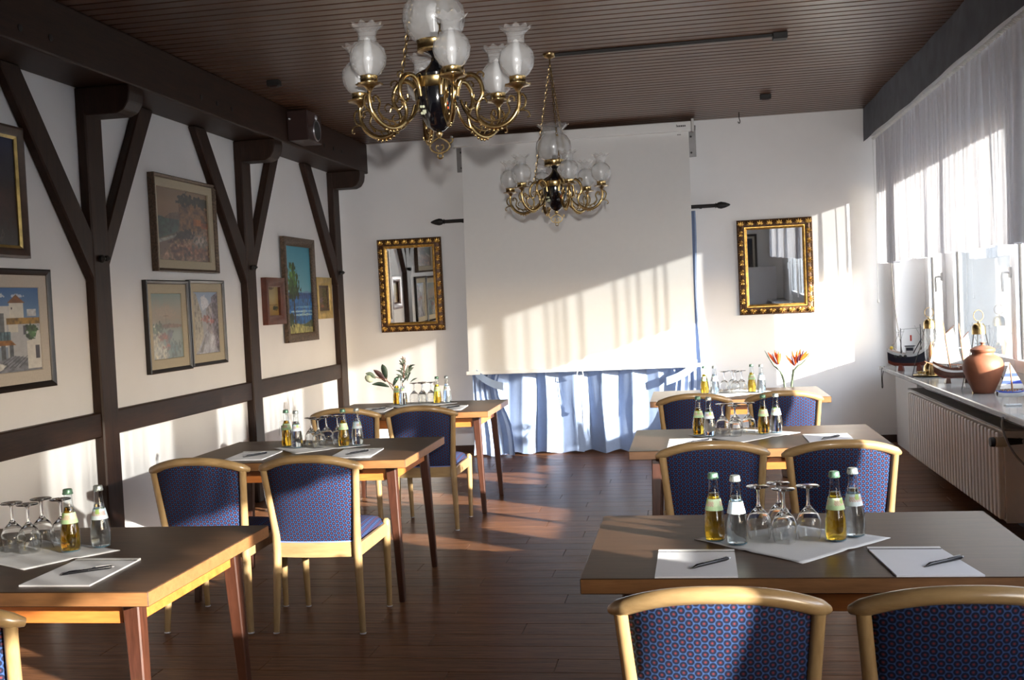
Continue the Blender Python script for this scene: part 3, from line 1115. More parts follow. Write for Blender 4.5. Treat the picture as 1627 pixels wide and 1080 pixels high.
def picture(label, yc, zc, w, h, fw, prof_depth, fmat, painter, mat_w=0.0, mmat=None, cmat='canvas', inner=None, off=0.0, n=110, tilt=0.0):
    r = thing('framed_painting', label, 'painting', (XL+0.002+off, yc, zc), PI/2)
    r.rotation_euler = (tilt, 0, PI/2)
    d = prof_depth
    g = frame_ring(G(), w, h, [(0, 0), (0, d), (fw*0.25, d+0.004), (fw*0.75, d*0.9), (fw, d*0.65), (fw, 0.004)])
    obj('frame', g.mesh('frame', fmat, 30), r)
    cw, chh = w-2*fw, h-2*fw
    if inner:
        g = frame_ring(G(), cw, chh, [(0, d*0.4), (0, d*0.75), (inner[0], d*0.5), (inner[0], 0.004)])
        obj('inner_frame', g.mesh('inner_frame', inner[1], 30), r)
        cw -= 2*inner[0]
        chh -= 2*inner[0]
    if mat_w:
        g = frame_ring(G(), cw, chh, [(0, d*0.55), (mat_w*0.95, d*0.42), (mat_w, 0.006)])
        obj('mount', g.mesh('mount', mmat, 20), r)
        cw -= 2*mat_w
        chh -= 2*mat_w
    P = painter(cw, chh, n)
    o = obj('canvas', canvas_mesh(cw, chh, P, cmat), r, (0, -0.008, 0))
    return r

def p_night(w, h, n):
    P = Paint(w, h, n, 31)
    P.grad([(0, (0.22, 0.20, 0.19)), (0.25, (0.17, 0.12, 0.11)), (0.5, (0.16, 0.09, 0.09)), (0.62, (0.10, 0.10, 0.16)), (1, (0.06, 0.11, 0.24))])
    P.blob(0.3, 0.12, 0.5, 0.12, (0.30, 0.27, 0.24), 0.8)
    P.blob(0.75, 0.35, 0.3, 0.18, (0.20, 0.11, 0.09), 0.9)
    return P
def p_mill(w, h, n):
    P = Paint(w, h, n, 12)
    P.grad([(0, (0.55, 0.56, 0.58)), (0.55, (0.50, 0.60, 0.72)), (1, (0.20, 0.38, 0.60))])
    P.blob(0.45, 0.90, 0.10, 0.03, (0.80, 0.84, 0.88), 0.8)
    P.blob(0.72, 0.90, 0.08, 0.02, (0.75, 0.80, 0.86), 0.8)
    P.rect(0.0, 0.62, 0.30, 0.78, (0.80, 0.80, 0.78))
    P.rect(0.0, 0.30, 0.30, 0.84, (0.84, 0.84, 0.82))
    P.rect(0.62, 0.80, 0.62, 0.82, (0.84, 0.83, 0.79))
    P.poly([(0.60, 0.82), (0.71, 0.92), (0.82, 0.82)], (0.48, 0.31, 0.16), 0.2)
    P.rect(0.64, 0.66, 0.74, 0.77, (0.2, 0.2, 0.22))
    P.rect(0.58, 1.0, 0.56, 0.64, (0.55, 0.43, 0.20), 0.5)
    P.rect(0.84, 0.96, 0.66, 0.74, (0.78, 0.79, 0.80), 0.2)
    P.rect(0.58, 1.0, 0.12, 0.56, (0.70, 0.71, 0.72))
    P.rect(0.60, 0.72, 0.47, 0.56, (0.82, 0.81, 0.76))
    for u in (0.36, 0.48):
        P.rect(u, u+0.07, 0.46, 0.70, (0.38, 0.40, 0.41), 0.2)
    P.rect(0.33, 0.62, 0.38, 0.48, (0.32, 0.42, 0.45), 0.3)
    for k in range(7):
        P.rect(0.34+0.04*k, 0.35+0.04*k, 0.38, 0.48, (0.18, 0.26, 0.30))
    P.poly([(0.33, 0.38), (0.62, 0.38), (0.68, 0.32), (0.36, 0.32)], (0.56, 0.37, 0.16), 0.3)
    for u in (0.40, 0.50, 0.60):
        P.rect(u, u+0.05, 0.13, 0.32, (0.34, 0.36, 0.38), 0.25)
    P.rect(0.78, 0.82, 0.44, 0.55, (0.30, 0.31, 0.34))
    P.blob(0.90, 0.46, 0.09, 0.09, (0.25, 0.36, 0.22), 1.0, 0.8)
    P.poly([(0.30, 0.0), (1.0, 0.0), (1.0, 0.12), (0.66, 0.19), (0.4, 0.12)], (0.46, 0.47, 0.50), 0.3)
    for k in range(6):
        P.poly([(0.40+0.06*k, 0.05), (0.42+0.06*k, 0.05), (0.62+0.05*k, 0.18), (0.61+0.05*k, 0.18)], (0.30, 0.31, 0.34))
    P.poly([(0.82, 0.02), (0.82, 0.36), (0.93, 0.38), (0.96, 0.48), (1.0, 0.48), (1.0, 0.02)], (0.86, 0.85, 0.82))
    P.rect(0.93, 0.98, 0.14, 0.30, (0.28, 0.27, 0.30))
    P.blob(0.40, 0.07, 0.13, 0.05, (0.84, 0.84, 0.82), 0.2)
    return P
def p_cliff(w, h, n):
    P = Paint(w, h, n, 5)
    P.grad([(0, (0.45, 0.33, 0.27)), (0.3, (0.42, 0.34, 0.30)), (0.55, (0.30, 0.33, 0.32)), (0.62, (0.56, 0.46, 0.38)), (0.8, (0.58, 0.47, 0.37)), (1, (0.50, 0.41, 0.32))])
    P.poly([(0, 0.28), (0, 0.60), (0.45, 0.57), (0.36, 0.40)], (0.24, 0.31, 0.30), 0.3)
    P.poly([(0.13, 0.58), (0.25, 0.66), (0.42, 0.69), (0.46, 0.58)], (0.42, 0.34, 0.30), 0.2)
    P.poly([(0.42, 0.42), (0.42, 0.80), (0.55, 0.86), (1.0, 0.84), (1, 0.42)], (0.44, 0.32, 0.23), 0.5)
    for u, v, ru in ((0.48, 0.86, 0.08), (0.60, 0.89, 0.10), (0.78, 0.87, 0.12), (0.93, 0.86, 0.10)):
        P.blob(u, v, ru, 0.07, (0.17, 0.18, 0.11), 1.1, 0.6)
    P.rect(0.70, 0.86, 0.52, 0.62, (0.60, 0.36, 0.20), 0.3)
    P.rect(0.86, 1.0, 0.50, 0.58, (0.52, 0.30, 0.18), 0.3)
    P.poly([(0.05, 0.0), (0.35, 0.36), (1.0, 0.50), (1.0, 0.0)], (0.46, 0.36, 0.30), 0.9)
    P.blob(0.55, 0.37, 0.22, 0.07, (0.17, 0.15, 0.14), 1.0, 0.8)
    P.poly([(0.0, 0.22), (0.0, 0.27), (0.36, 0.37), (0.32, 0.32)], (0.58, 0.58, 0.54), 0.4)
    P.blob(0.6, 0.15, 0.35, 0.12, (0.48, 0.32, 0.26), 1.3, 0.8)
    P.blob(0.82, 0.30, 0.16, 0.10, (0.55, 0.50, 0.46), 1.4, 0.8)
    return P
def p_harbour(w, h, n):
    P = Paint(w, h, n, 17)
    P.grad([(0, (0.36, 0.45, 0.44)), (0.4, (0.48, 0.53, 0.50)), (0.6, (0.60, 0.55, 0.48)), (0.8, (0.60, 0.58, 0.52)), (1, (0.50, 0.58, 0.56))])
    P.blob(0.45, 0.72, 0.35, 0.10, (0.68, 0.60, 0.52), 1.0, 0.1, 0.6)
    P.rect(0.45, 0.465, 0.40, 0.70, (0.34, 0.28, 0.24))
    P.rect(0.38, 0.55, 0.655, 0.665, (0.40, 0.30, 0.26))
    P.blob(0.65, 0.50, 0.40, 0.03, (0.46, 0.36, 0.33), 0.8, 0.5)
    P.poly([(0, 0), (0, 0.55), (0.25, 0.45), (0.45, 0.0)], (0.52, 0.50, 0.44), 0.9)
    P.blob(0.12, 0.46, 0.2, 0.08, (0.30, 0.36, 0.27), 1.2, 0.7)
    P.blob(0.40, 0.33, 0.22, 0.06, (0.48, 0.24, 0.20), 1.3, 0.7)
    P.blob(0.58, 0.38, 0.09, 0.06, (0.25, 0.25, 0.32), 1.0, 0.5)
    P.blob(0.25, 0.12, 0.28, 0.12, (0.66, 0.66, 0.62), 1.4, 0.6)
    P.blob(0.5, 0.18, 0.14, 0.05, (0.55, 0.30, 0.28), 1.4, 0.6)
    P.blob(0.7, 0.15, 0.18, 0.12, (0.24, 0.36, 0.38), 1.2, 0.5)
    return P
def p_street(w, h, n):
    P = Paint(w, h, n, 23)
    P.grad([(0, (0.52, 0.51, 0.53)), (0.5, (0.62, 0.62, 0.64)), (0.75, (0.62, 0.66, 0.74)), (1, (0.55, 0.63, 0.74))])
    P.blob(0.45, 0.82, 0.15, 0.10, (0.84, 0.85, 0.88), 0.9, 0.1)
    P.poly([(0, 0), (0, 1.0), (0.12, 0.97), (0.32, 0.66), (0.36, 0.26), (0.1, 0.05)], (0.64, 0.61, 0.54), 0.25)
    for u, v in ((0.06, 0.80), (0.06, 0.6), (0.06, 0.4), (0.18, 0.70), (0.18, 0.52), (0.18, 0.35), (0.28, 0.58), (0.28, 0.44)):
        P.rect(u, u+0.035, v, v+0.08, (0.40, 0.38, 0.36))
    P.poly([(0.72, 0.2), (0.74, 0.92), (1, 1), (1, 0)], (0.46, 0.43, 0.47), 0.5)
    P.poly([(0.5, 0.25), (0.5, 0.72), (0.74, 0.84), (0.74, 0.25)], (0.56, 0.53, 0.54), 0.4)
    P.blob(0.45, 0.56, 0.14, 0.05, (0.66, 0.40, 0.38), 1.2, 0.5)
    P.blob(0.70, 0.52, 0.10, 0.04, (0.70, 0.42, 0.42), 1.2, 0.5)
    P.poly([(0.05, 0), (0.48, 0.38), (0.55, 0.38), (0.95, 0)], (0.58, 0.58, 0.62), 0.3)
    P.poly([(0.15, 0.02), (0.46, 0.32), (0.5, 0.36), (0.30, 0.02)], (0.36, 0.33, 0.34), 0.4)
    P.blob(0.72, 0.18, 0.12, 0.16, (0.74, 0.74, 0.77), 1.0, 0.3)
    return P
def p_tree(w, h, n):
    P = Paint(w, h, n, 41)
    P.grad([(0, (0.58, 0.55, 0.36)), (0.46, (0.42, 0.66, 0.72)), (0.7, (0.34, 0.62, 0.70)), (1, (0.25, 0.56, 0.66))])
    P.rect(0, 1, 0.10, 0.47, (0.12, 0.36, 0.58), 0.5)
    P.rect(0, 1, 0.40, 0.47, (0.09, 0.28, 0.52), 0.3)
    P.blob(0.5, 0.25, 0.5, 0.012, (0.60, 0.74, 0.80), 1.0)
    P.blob(0.65, 0.21, 0.4, 0.010, (0.62, 0.76, 0.80), 1.0)
    P.blob(0.7, 0.30, 0.35, 0.010, (0.40, 0.60, 0.74), 1.0)
    P.poly([(0.62, 0.47), (0.78, 0.49), (1, 0.475), (1, 0.465), (0.62, 0.465)], (0.40, 0.55, 0.68))
    P.poly([(0, 0), (0, 0.13), (0.4, 0.11), (0.6, 0.09), (1, 0.15), (1, 0)], (0.22, 0.26, 0.12), 0.8)
    P.poly([(0, 0), (0, 0.07), (0.3, 0.12), (0.7, 0.07), (1, 0.06), (1, 0)], (0.62, 0.60, 0.36), 0.4)
    P.poly([(0.27, 0.1), (0.33, 0.1), (0.28, 0.5), (0.25, 0.5)], (0.16, 0.11, 0.07), 0.3)
    for v, ru, c in ((0.45, 0.22, (0.14, 0.22, 0.10)), (0.52, 0.26, (0.18, 0.29, 0.12)), (0.60, 0.24, (0.23, 0.38, 0.14)), (0.68, 0.19, (0.27, 0.42, 0.17)), (0.75, 0.11, (0.22, 0.36, 0.15))):
        P.blob(0.25, v, ru, 0.065, c, 1.0, 0.7)
    P.blob(0.13, 0.16, 0.12, 0.08, (0.15, 0.24, 0.12), 1.0, 0.6)
    return P
def p_gold(w, h, n):
    P = Paint(w, h, n, 52)
    P.grad([(0, (0.55, 0.42, 0.16)), (0.35, (0.60, 0.48, 0.24)), (0.6, (0.62, 0.55, 0.36)), (1, (0.56, 0.50, 0.34))])
    P.blob(0.7, 0.25, 0.2, 0.08, (0.22, 0.24, 0.12), 1.0, 0.6)
    P.rect(0.1, 0.9, 0.36, 0.38, (0.45, 0.34, 0.16), 0.5)
    P.blob(0.3, 0.95, 0.3, 0.05, (0.36, 0.26, 0.16), 1.0)
    return P
def p_garden(w, h, n):
    P = Paint(w, h, n, 61)
    P.grad([(0, (0.36, 0.29, 0.20)), (0.3, (0.44, 0.37, 0.26)), (1, (0.42, 0.36, 0.24))])
    P.blob(0.7, 0.75, 0.25, 0.25, (0.34, 0.32, 0.14), 1.2, 0.7)
    P.blob(0.3, 0.4, 0.25, 0.12, (0.46, 0.38, 0.40), 1.2, 0.6)
    P.blob(0.7, 0.3, 0.25, 0.15, (0.30, 0.27, 0.10), 1.2, 0.7)
    P.blob(0.4, 0.12, 0.2, 0.08, (0.56, 0.36, 0.24), 1.2, 0.6)
    return P

picture('dark night painting in a brown frame above the windmill village painting', 4.79, 2.135, 0.74, 0.672, 0.05, 0.03, 'frame_brown', p_night, inner=(0.014, 'frame_gold'))
picture('white village and windmill painting with a linen mount and black frame', 4.90, 1.435, 0.86, 0.62, 0.032, 0.028, 'frame_black', p_mill, 0.065, 'mat_linen', n=120)
picture('coastal cliff painting in a wide dark frame on the timber wall', 6.965, 2.08, 0.92, 0.635, 0.022, 0.045, 'frame_bronze', p_cliff, 0.058, 'mat_cream', 'canvas_glazed', n=110)
picture('tall harbour painting, left of the touching pair of narrow frames', 6.652, 1.405, 0.59, 0.60, 0.026, 0.03, 'frame_black', p_harbour, 0.062, 'mat_cream', 'canvas_glazed')
picture('street scene painting, right of the touching pair of narrow frames', 7.238, 1.412, 0.56, 0.60, 0.024, 0.03, 'frame_black', p_street, 0.060, 'mat_cream', 'canvas_glazed')
picture('small golden painting in a deep red-brown frame left of the tree painting', 8.495, 1.555, 0.41, 0.385, 0.075, 0.045, 'frame_red', p_gold)
picture('tall narrow painting of a green tree beside blue sea', 9.10, 1.65, 0.76, 0.905, 0.075, 0.036, 'frame_bronze', p_tree, n=100, off=0.012)
picture('small gold-framed garden painting right of the tree painting', 9.755, 1.575, 0.42, 0.385, 0.075, 0.03, 'frame_gold', p_garden, inner=(0.02, 'frame_bronze'))
# picture on the wall behind the camera and a leaning board, seen in the right mirror
r = picture('cream and black framed picture on the wall behind the camera', 0, 0, 0.62, 1.02, 0.05, 0.03, 'frame_black', p_night, 0.045, 'mat_linen')
r.location = (1.22, YF+0.003, 1.62)
r.rotation_euler = (0, 0, PI)
bd = thing('display_board', 'pale display board leaning on the wall behind the camera', 'board', (1.60, YF+0.16, 0.0))
bdm = obj('panel', bevel(G().box(-0.30, 0.30, -0.012, 0.012, 0.62, 1.42).mesh('panel', 'paper'), 0.004), bd)
for xx in (-0.22, 0.22):
    obj('leg', G().bar((xx, -0.0, 0.0), (xx, 0.0, 0.62), 0.03, 0.03, (0, 1, 0)).mesh('leg', 'iron_black'), bd)

# ------------------------------------------------------------------ ceiling fittings
cd = thing('ceiling_conduit', 'dark cable conduit running across the ceiling slats to the far chandelier', 'conduit', (0, 7.12, ZC))
obj('channel', bevel(G().bar((-0.86, 0.03, -0.010), (0.60, -0.02, -0.010), 0.030, 0.020).mesh('channel', 'iron_black'), 0.004), cd)
obj('end_box', bevel(G().box(0.60, 0.69, -0.06, 0.02, -0.04, 0.0).mesh('end_box', 'iron_black'), 0.004), cd)
for (xx, yy, lab) in ((0.707, 9.266, 'small dark junction box on the ceiling near the end wall'), (-2.781, 7.256, 'small dark junction box on the ceiling near the timber beam')):
    jb = thing('junction_box', lab, 'box', (xx, yy, ZC))
    obj('housing', bevel(G().box(-0.045, 0.045, -0.03, 0.03, -0.04, 0).mesh('housing', 'iron_black'), 0.004), jb)
    obj('lid', bevel(G().box(-0.03, 0.03, -0.02, 0.02, -0.048, -0.04).mesh('lid', 'speaker_brown'), 0.003), jb)
hk = thing('ceiling_hook', 'thin dark hook hanging from the ceiling by the end wall', 'hook', (0.529, 10.07, ZC))
obj('shaft', G().tube(catmull([(0, 0, 0), (0, 0, -0.05), (0.008, 0, -0.085), (0.0, 0, -0.10), (-0.012, 0, -0.085)], 4), 0.004, 6).mesh('shaft', 'iron_black', 50), hk)

# ------------------------------------------------------------------ chandeliers
def ring(c, r, tr, axis, n=12, sq=1.0):
    pts = []
    for k in range(n):
        a = 2*PI*k/n
        u, v = r*math.cos(a), r*sq*math.sin(a)
        pts.append({'x': (c[0], c[1]+u, c[2]+v), 'y': (c[0]+u, c[1], c[2]+v), 'z': (c[0]+u, c[1]+v, c[2])}[axis])
    return pts, tr

def chandelier(label, loc, z_ceil, rz=0.0):
    """origin at the bottom of the urn"""
    t = thing('chandelier', label, 'chandelier', loc, rz)
    obj('urn', G().lathe([(0.004, 0.0), (0.02, 0.004), (0.045, 0.025), (0.068, 0.07), (0.080, 0.12), (0.082, 0.155)], 32).mesh('urn', 'black_enamel', 50), t)
    urn = t.children[-1]
    for a, zz in ((-1.0, 0.09), (-2.2, 0.075), (1.2, 0.09)):
        g = G()
        rr = random.Random(int(a*10))
        rad = 0.073
        for k in range(9):
            aa = a+rr.uniform(-0.16, 0.16)
            z2 = zz+rr.uniform(-0.014, 0.014)
            g.ball((rad*math.cos(aa)*1.0, rad*math.sin(aa), z2), 0.0055, 6, (1, 1, 1))
        obj('painted_flower', g.mesh('painted_flower', 'petal_orange' if a > -2 else 'bud_pale', 60), urn)
    obj('band', G().lathe([(0.083, 0.155), (0.088, 0.157), (0.085, 0.165), (0.085, 0.186), (0.088, 0.194), (0.083, 0.197)], 32).mesh('band', 'brass', 40), t)
    obj('shoulder', G().lathe([(0.083, 0.197), (0.085, 0.206), (0.07, 0.218), (0.045, 0.230), (0.028, 0.245), (0.018, 0.262), (0.016, 0.275), (0.03, 0.287), (0.055, 0.296)], 28).mesh('shoulder', 'black_enamel', 50), t)
    obj('gallery', G().lathe([(0.050, 0.292), (0.066, 0.296), (0.068, 0.302), (0.066, 0.306), (0.066, 0.330), (0.069, 0.335), (0.063, 0.337)], 32).mesh('gallery', 'brass', 40), t)
    gp = [(0.058, 0.330), (0.085, 0.345), (0.108, 0.375), (0.118, 0.415), (0.112, 0.455), (0.090, 0.490), (0.066, 0.508)]
    gl = obj('globe', G().lathe(gp, 36, closed_ends=False).mesh('globe', 'frost_glass', 60), t)
    ruf = lambda r, z, a, i: (r*(1+0.07*(i/4.0)*math.cos(12*a)), z+0.006*(i/4.0)*math.cos(12*a))
    obj('crown', G().lathe([(0.066, 0.508), (0.064, 0.522), (0.072, 0.536), (0.088, 0.552), (0.104, 0.566)], 48, ruffle=ruf, closed_ends=False).mesh('crown', 'rim_glass', 60), gl)
    obj('bulb', G().lathe([(0.014, 0.36), (0.020, 0.39), (0.030, 0.42), (0.032, 0.445), (0.022, 0.468), (0.001, 0.475)], 16).mesh('bulb', 'bulb_white', 60), gl)
    obj('lamp_holder', G().lathe([(0.016, 0.335), (0.016, 0.365), (0.012, 0.368)], 12).mesh('lamp_holder', 'iron_black', 40), gl)
    # hanging ornament
    g = G()
    g.lathe([(0.012, 0.0), (0.014, -0.008), (0.008, -0.016), (0.006, -0.022)], 12)
    for s_ in (-1, 1):
        g.tube(catmull([(0, 0, -0.02), (s_*0.02, 0, -0.030), (s_*0.036, 0, -0.045), (s_*0.034, 0, -0.062), (s_*0.018, 0, -0.074), (0, 0, -0.078)], 4), 0.0035, 6)
        g.tube(catmull([(s_*0.036, 0, -0.045), (s_*0.048, 0, -0.038), (s_*0.050, 0, -0.028), (s_*0.044, 0, -0.030)], 4), 0.003, 6)
        g.tube(catmull([(s_*0.004, 0, -0.070), (s_*0.014, 0, -0.060), (s_*0.012, 0, -0.048), (s_*0.005, 0, -0.050)], 4), 0.003, 6)
    p, tr = ring((0, 0, -0.088), 0.010, 0.003, 'y')
    g.tube(p, tr, 6, closed=True)
    obj('drop_ornament', g.mesh('drop_ornament', 'brass', 60), t)
    # arm in the radial plane: x = radius
    S = lambda pts: catmull([(r, 0, z) for r, z in pts], 5)
    g = G()
    g.tube(S([(0.078, 0.125), (0.085, 0.165), (0.11, 0.195), (0.145, 0.195), (0.170, 0.165), (0.175, 0.125), (0.158, 0.098), (0.140, 0.108), (0.142, 0.125)]), [0.0092]*20+[0.0080]*12+[0.0052]*9, 8)
    g.tube(S([(0.192, 0.092), (0.182, 0.108), (0.163, 0.100), (0.150, 0.070), (0.160, 0.030), (0.195, 0.004), (0.240, 0.0), (0.282, 0.022), (0.308, 0.060), (0.314, 0.105), (0.310, 0.122)]), [0.0042]*6+[0.0068]*14+[0.0095]*20+[0.0075]*11, 8)
    g.tube(S([(0.090, 0.11), (0.105, 0.070), (0.135, 0.035), (0.165, 0.020)]), 0.006, 6)
    g.tube(S([(0.255, 0.022), (0.275, 0.055), (0.268, 0.085), (0.280, 0.105), (0.295, 0.100), (0.293, 0.085)]), 0.0045, 6)
    g.tube(S([(0.305, 0.05), (0.330, 0.062), (0.338, 0.090), (0.326, 0.108), (0.314, 0.102)]), 0.0045, 6)
    g.tube(S([(0.20, 0.012), (0.215, 0.03), (0.205, 0.045)]), 0.004, 6)
    g.tube(S([(0.225, 0.010), (0.238, 0.026), (0.252, 0.030)]), 0.003, 6)
    g.tube(S([(0.165, 0.045), (0.185, 0.030), (0.215, 0.022), (0.250, 0.030), (0.278, 0.055)]), 0.0035, 6)
    g.tube(S([(0.300, 0.045), (0.322, 0.052), (0.345, 0.044), (0.350, 0.028), (0.340, 0.024)]), 0.003, 6)
    g.tube(S([(0.150, 0.190), (0.165, 0.205), (0.182, 0.198), (0.180, 0.184)]), 0.0035, 6)
    g.tube(S([(0.100, 0.185), (0.088, 0.205), (0.072, 0.208), (0.070, 0.196)]), 0.0035, 6)
    g.tube(S([(0.178, 0.110), (0.200, 0.122), (0.212, 0.108), (0.204, 0.094)]), 0.003, 6)
    arm_me = g.mesh('arm', 'brass', 60)
    g = G()
    for k in range(9):
        q = k/8
        r = 0.165+0.125*q
        z = 0.017-0.028*math.sin(PI*min(1, q*1.05))+0.012*q*q
        g.ball((r, 0, z-0.004), 0.0068, 6)
    bead_me = g.mesh('beads', 'brass', 60)
    g = G()
    g.lathe([(0.008, 0.118), (0.012, 0.128), (0.022, 0.136), (0.044, 0.140), (0.047, 0.145), (0.030, 0.147)], 20, (0.310, 0, 0), ruffle=lambda r, z, a, i: (r*(1+(0.06 if i in (3, 4) else 0)*math.cos(10*a)), z))
    dish_me = g.mesh('drip_dish', 'brass_dark', 50)
    cup_me = G().lathe([(0.030, 0.146), (0.031, 0.150), (0.030, 0.152), (0.030, 0.170), (0.032, 0.173)], 20, (0.310, 0, 0), closed_ends=False).mesh('shade_holder', 'brass', 40)
    hol_me = G().lathe([(0.012, 0.147), (0.012, 0.178), (0.008, 0.182)], 10, (0.310, 0, 0)).mesh('lamp_holder', 'iron_black', 40)
    sp_ = [(0.026, 0.168), (0.044, 0.182), (0.060, 0.206), (0.066, 0.234), (0.060, 0.262), (0.042, 0.284), (0.030, 0.292)]
    shade_me = G().lathe(sp_, 28, (0.310, 0, 0), closed_ends=False).mesh('shade', 'frost_glass', 60)
    rim_me = G().lathe([(0.030, 0.292), (0.033, 0.298), (0.030, 0.306), (0.033, 0.322), (0.043, 0.336), (0.058, 0.348)], 40, (0.310, 0, 0), ruffle=lambda r, z, a, i: (r*(1+0.02*i*math.cos(10*a)), z+0.0012*i*math.cos(10*a)), closed_ends=False).mesh('shade_rim', 'rim_glass', 60)
    bulb_me = G().lathe([(0.010, 0.18), (0.016, 0.20), (0.019, 0.225), (0.016, 0.26), (0.012, 0.30), (0.001, 0.31)], 14, (0.310, 0, 0)).mesh('bulb', 'bulb_white', 60)
    for k in range(6):
        a = math.radians(-7+60*k)
        ar = obj('arm', arm_me, t, (0, 0, 0), (0, 0, a))
        obj('beads', bead_me, ar)
        obj('drip_dish', dish_me, ar)
        obj('shade_holder', cup_me, ar)
        obj('lamp_holder', hol_me, ar)
        obj('shade', shade_me, ar)
        obj('shade_rim', rim_me, ar)
        obj('bulb', bulb_me, ar)
    # three chains from the arms up to the hook
    top = Vector((0, 0, z_ceil-loc[2]-0.07))
    for k in range(3):
        a = math.radians(53+120*k)
        p0 = Vector((0.14*math.cos(a), 0.14*math.sin(a), 0.205))
        n = 30
        g = G()
        dv = (top-p0)/n
        dn = dv.normalized()
        s1 = dn.cross(Vector((0, 0, 1)))
        if s1.length < 1e-4:
            s1 = Vector((1, 0, 0))
        s1.normalize()
        s2 = dn.cross(s1)
        for i in range(n):
            c = p0+dv*(i+0.5)
            s_ = s1 if i % 2 else s2
            L = dv.length*0.62
            pts = []
            for j in range(8):
                aa = 2*PI*j/8
                pts.append(c+dn*(L*math.cos(aa))+s_*(0.0065*math.sin(aa)))
            g.tube(pts, 0.0022, 5, closed=True)
        for i in (9, 11):
            c = p0+dv*i
            g.ball(tuple(c), 0.011, 6)
        ch = obj('chain', g.mesh('chain', 'brass_dark', 60), t)
    g = G().lathe([(0.004, 0.0), (0.012, 0.006), (0.036, 0.014), (0.045, 0.03), (0.045, 0.036)], 20, (0, 0, z_ceil-loc[2]-0.036))
    g.tube([(0, 0, z_ceil-loc[2]-0.03), (0, 0, z_ceil-loc[2]-0.075)], 0.005, 6)
    obj('ceiling_rose', g.mesh('ceiling_rose', 'brass_dark', 50), t)
    return t
chandelier('brass chandelier with frosted globes, the large near one', (-0.882, 3.95, 2.10), ZC)
chandelier('brass chandelier with frosted globes hanging further away before the screen', (-0.830, 7.15, 2.045), ZC)

# ------------------------------------------------------------------ tables
def table(label, xc, yc, w=1.22, d=0.82, ins=0.10):
    t = thing('dining_table', label, 'table', (xc, yc, 0), 0, 'rectangular tables in two rows')
    g = G()
    g.box(-w/2, w/2, -d/2, d/2, ZT-0.042, ZT)
    for i in (0, 2, 3, 4, 5):
        g.mi[i] = 1
    me = g.mesh('tabletop', ['table_top', 'table_edge'], None, fix=False)
    bevel(me, 0.0025)
    obj('tabletop', me, t)
    ax, ay = w/2-ins, d/2-0.105
    for sx in (-1, 1):
        for sy in (-1, 1):
            g = G().bar((sx*(ax+0.03), sy*(ay+0.022), 0.0), (sx*ax, sy*ay, ZT-0.042), 0.030, 0.030, (0, 1, 0), (0.050, 0.050))
            obj('leg', bevel(g.mesh('leg', 'mahogany'), 0.004), t)
    ap = ZT-0.042
    for sy in (-1, 1):
        obj('apron', G().box(-ax+0.03, ax-0.03, sy*ay-0.011, sy*ay+0.011, ap-0.072, ap).mesh('apron', 'apron_wood'), t)
    for sx in (-1, 1):
        obj('apron', G().box(sx*ax-0.011, sx*ax+0.011, -ay+0.028, ay-0.028, ap-0.072, ap).mesh('apron', 'apron_wood'), t)
    return t
TB = {
    'R1': ('front right table', 0.300, 3.235), 'R2': ('middle right table', 0.305, 5.57), 'R3': ('far right table', 0.325, 7.96),
    'L1': ('front left table', -2.085, 3.14), 'L2': ('middle left table', -1.99, 5.50), 'L3': ('far left table', -1.985, 7.68)}
for k, (nm, x, y) in TB.items():
    table('brown wooden dining table with splayed legs, %s' % nm, x, y, 1.22, 0.82 if k[0] == 'R' else 0.86, 0.13 if k[0] == 'R' else 0.10)

# ------------------------------------------------------------------ chairs
def add_uv(me, fn):
    uv = me.uv_layers.new(name='UVMap')
    for l in me.loops:
        uv.data[l.index].uv = fn(me.vertices[l.vertex_index].co)

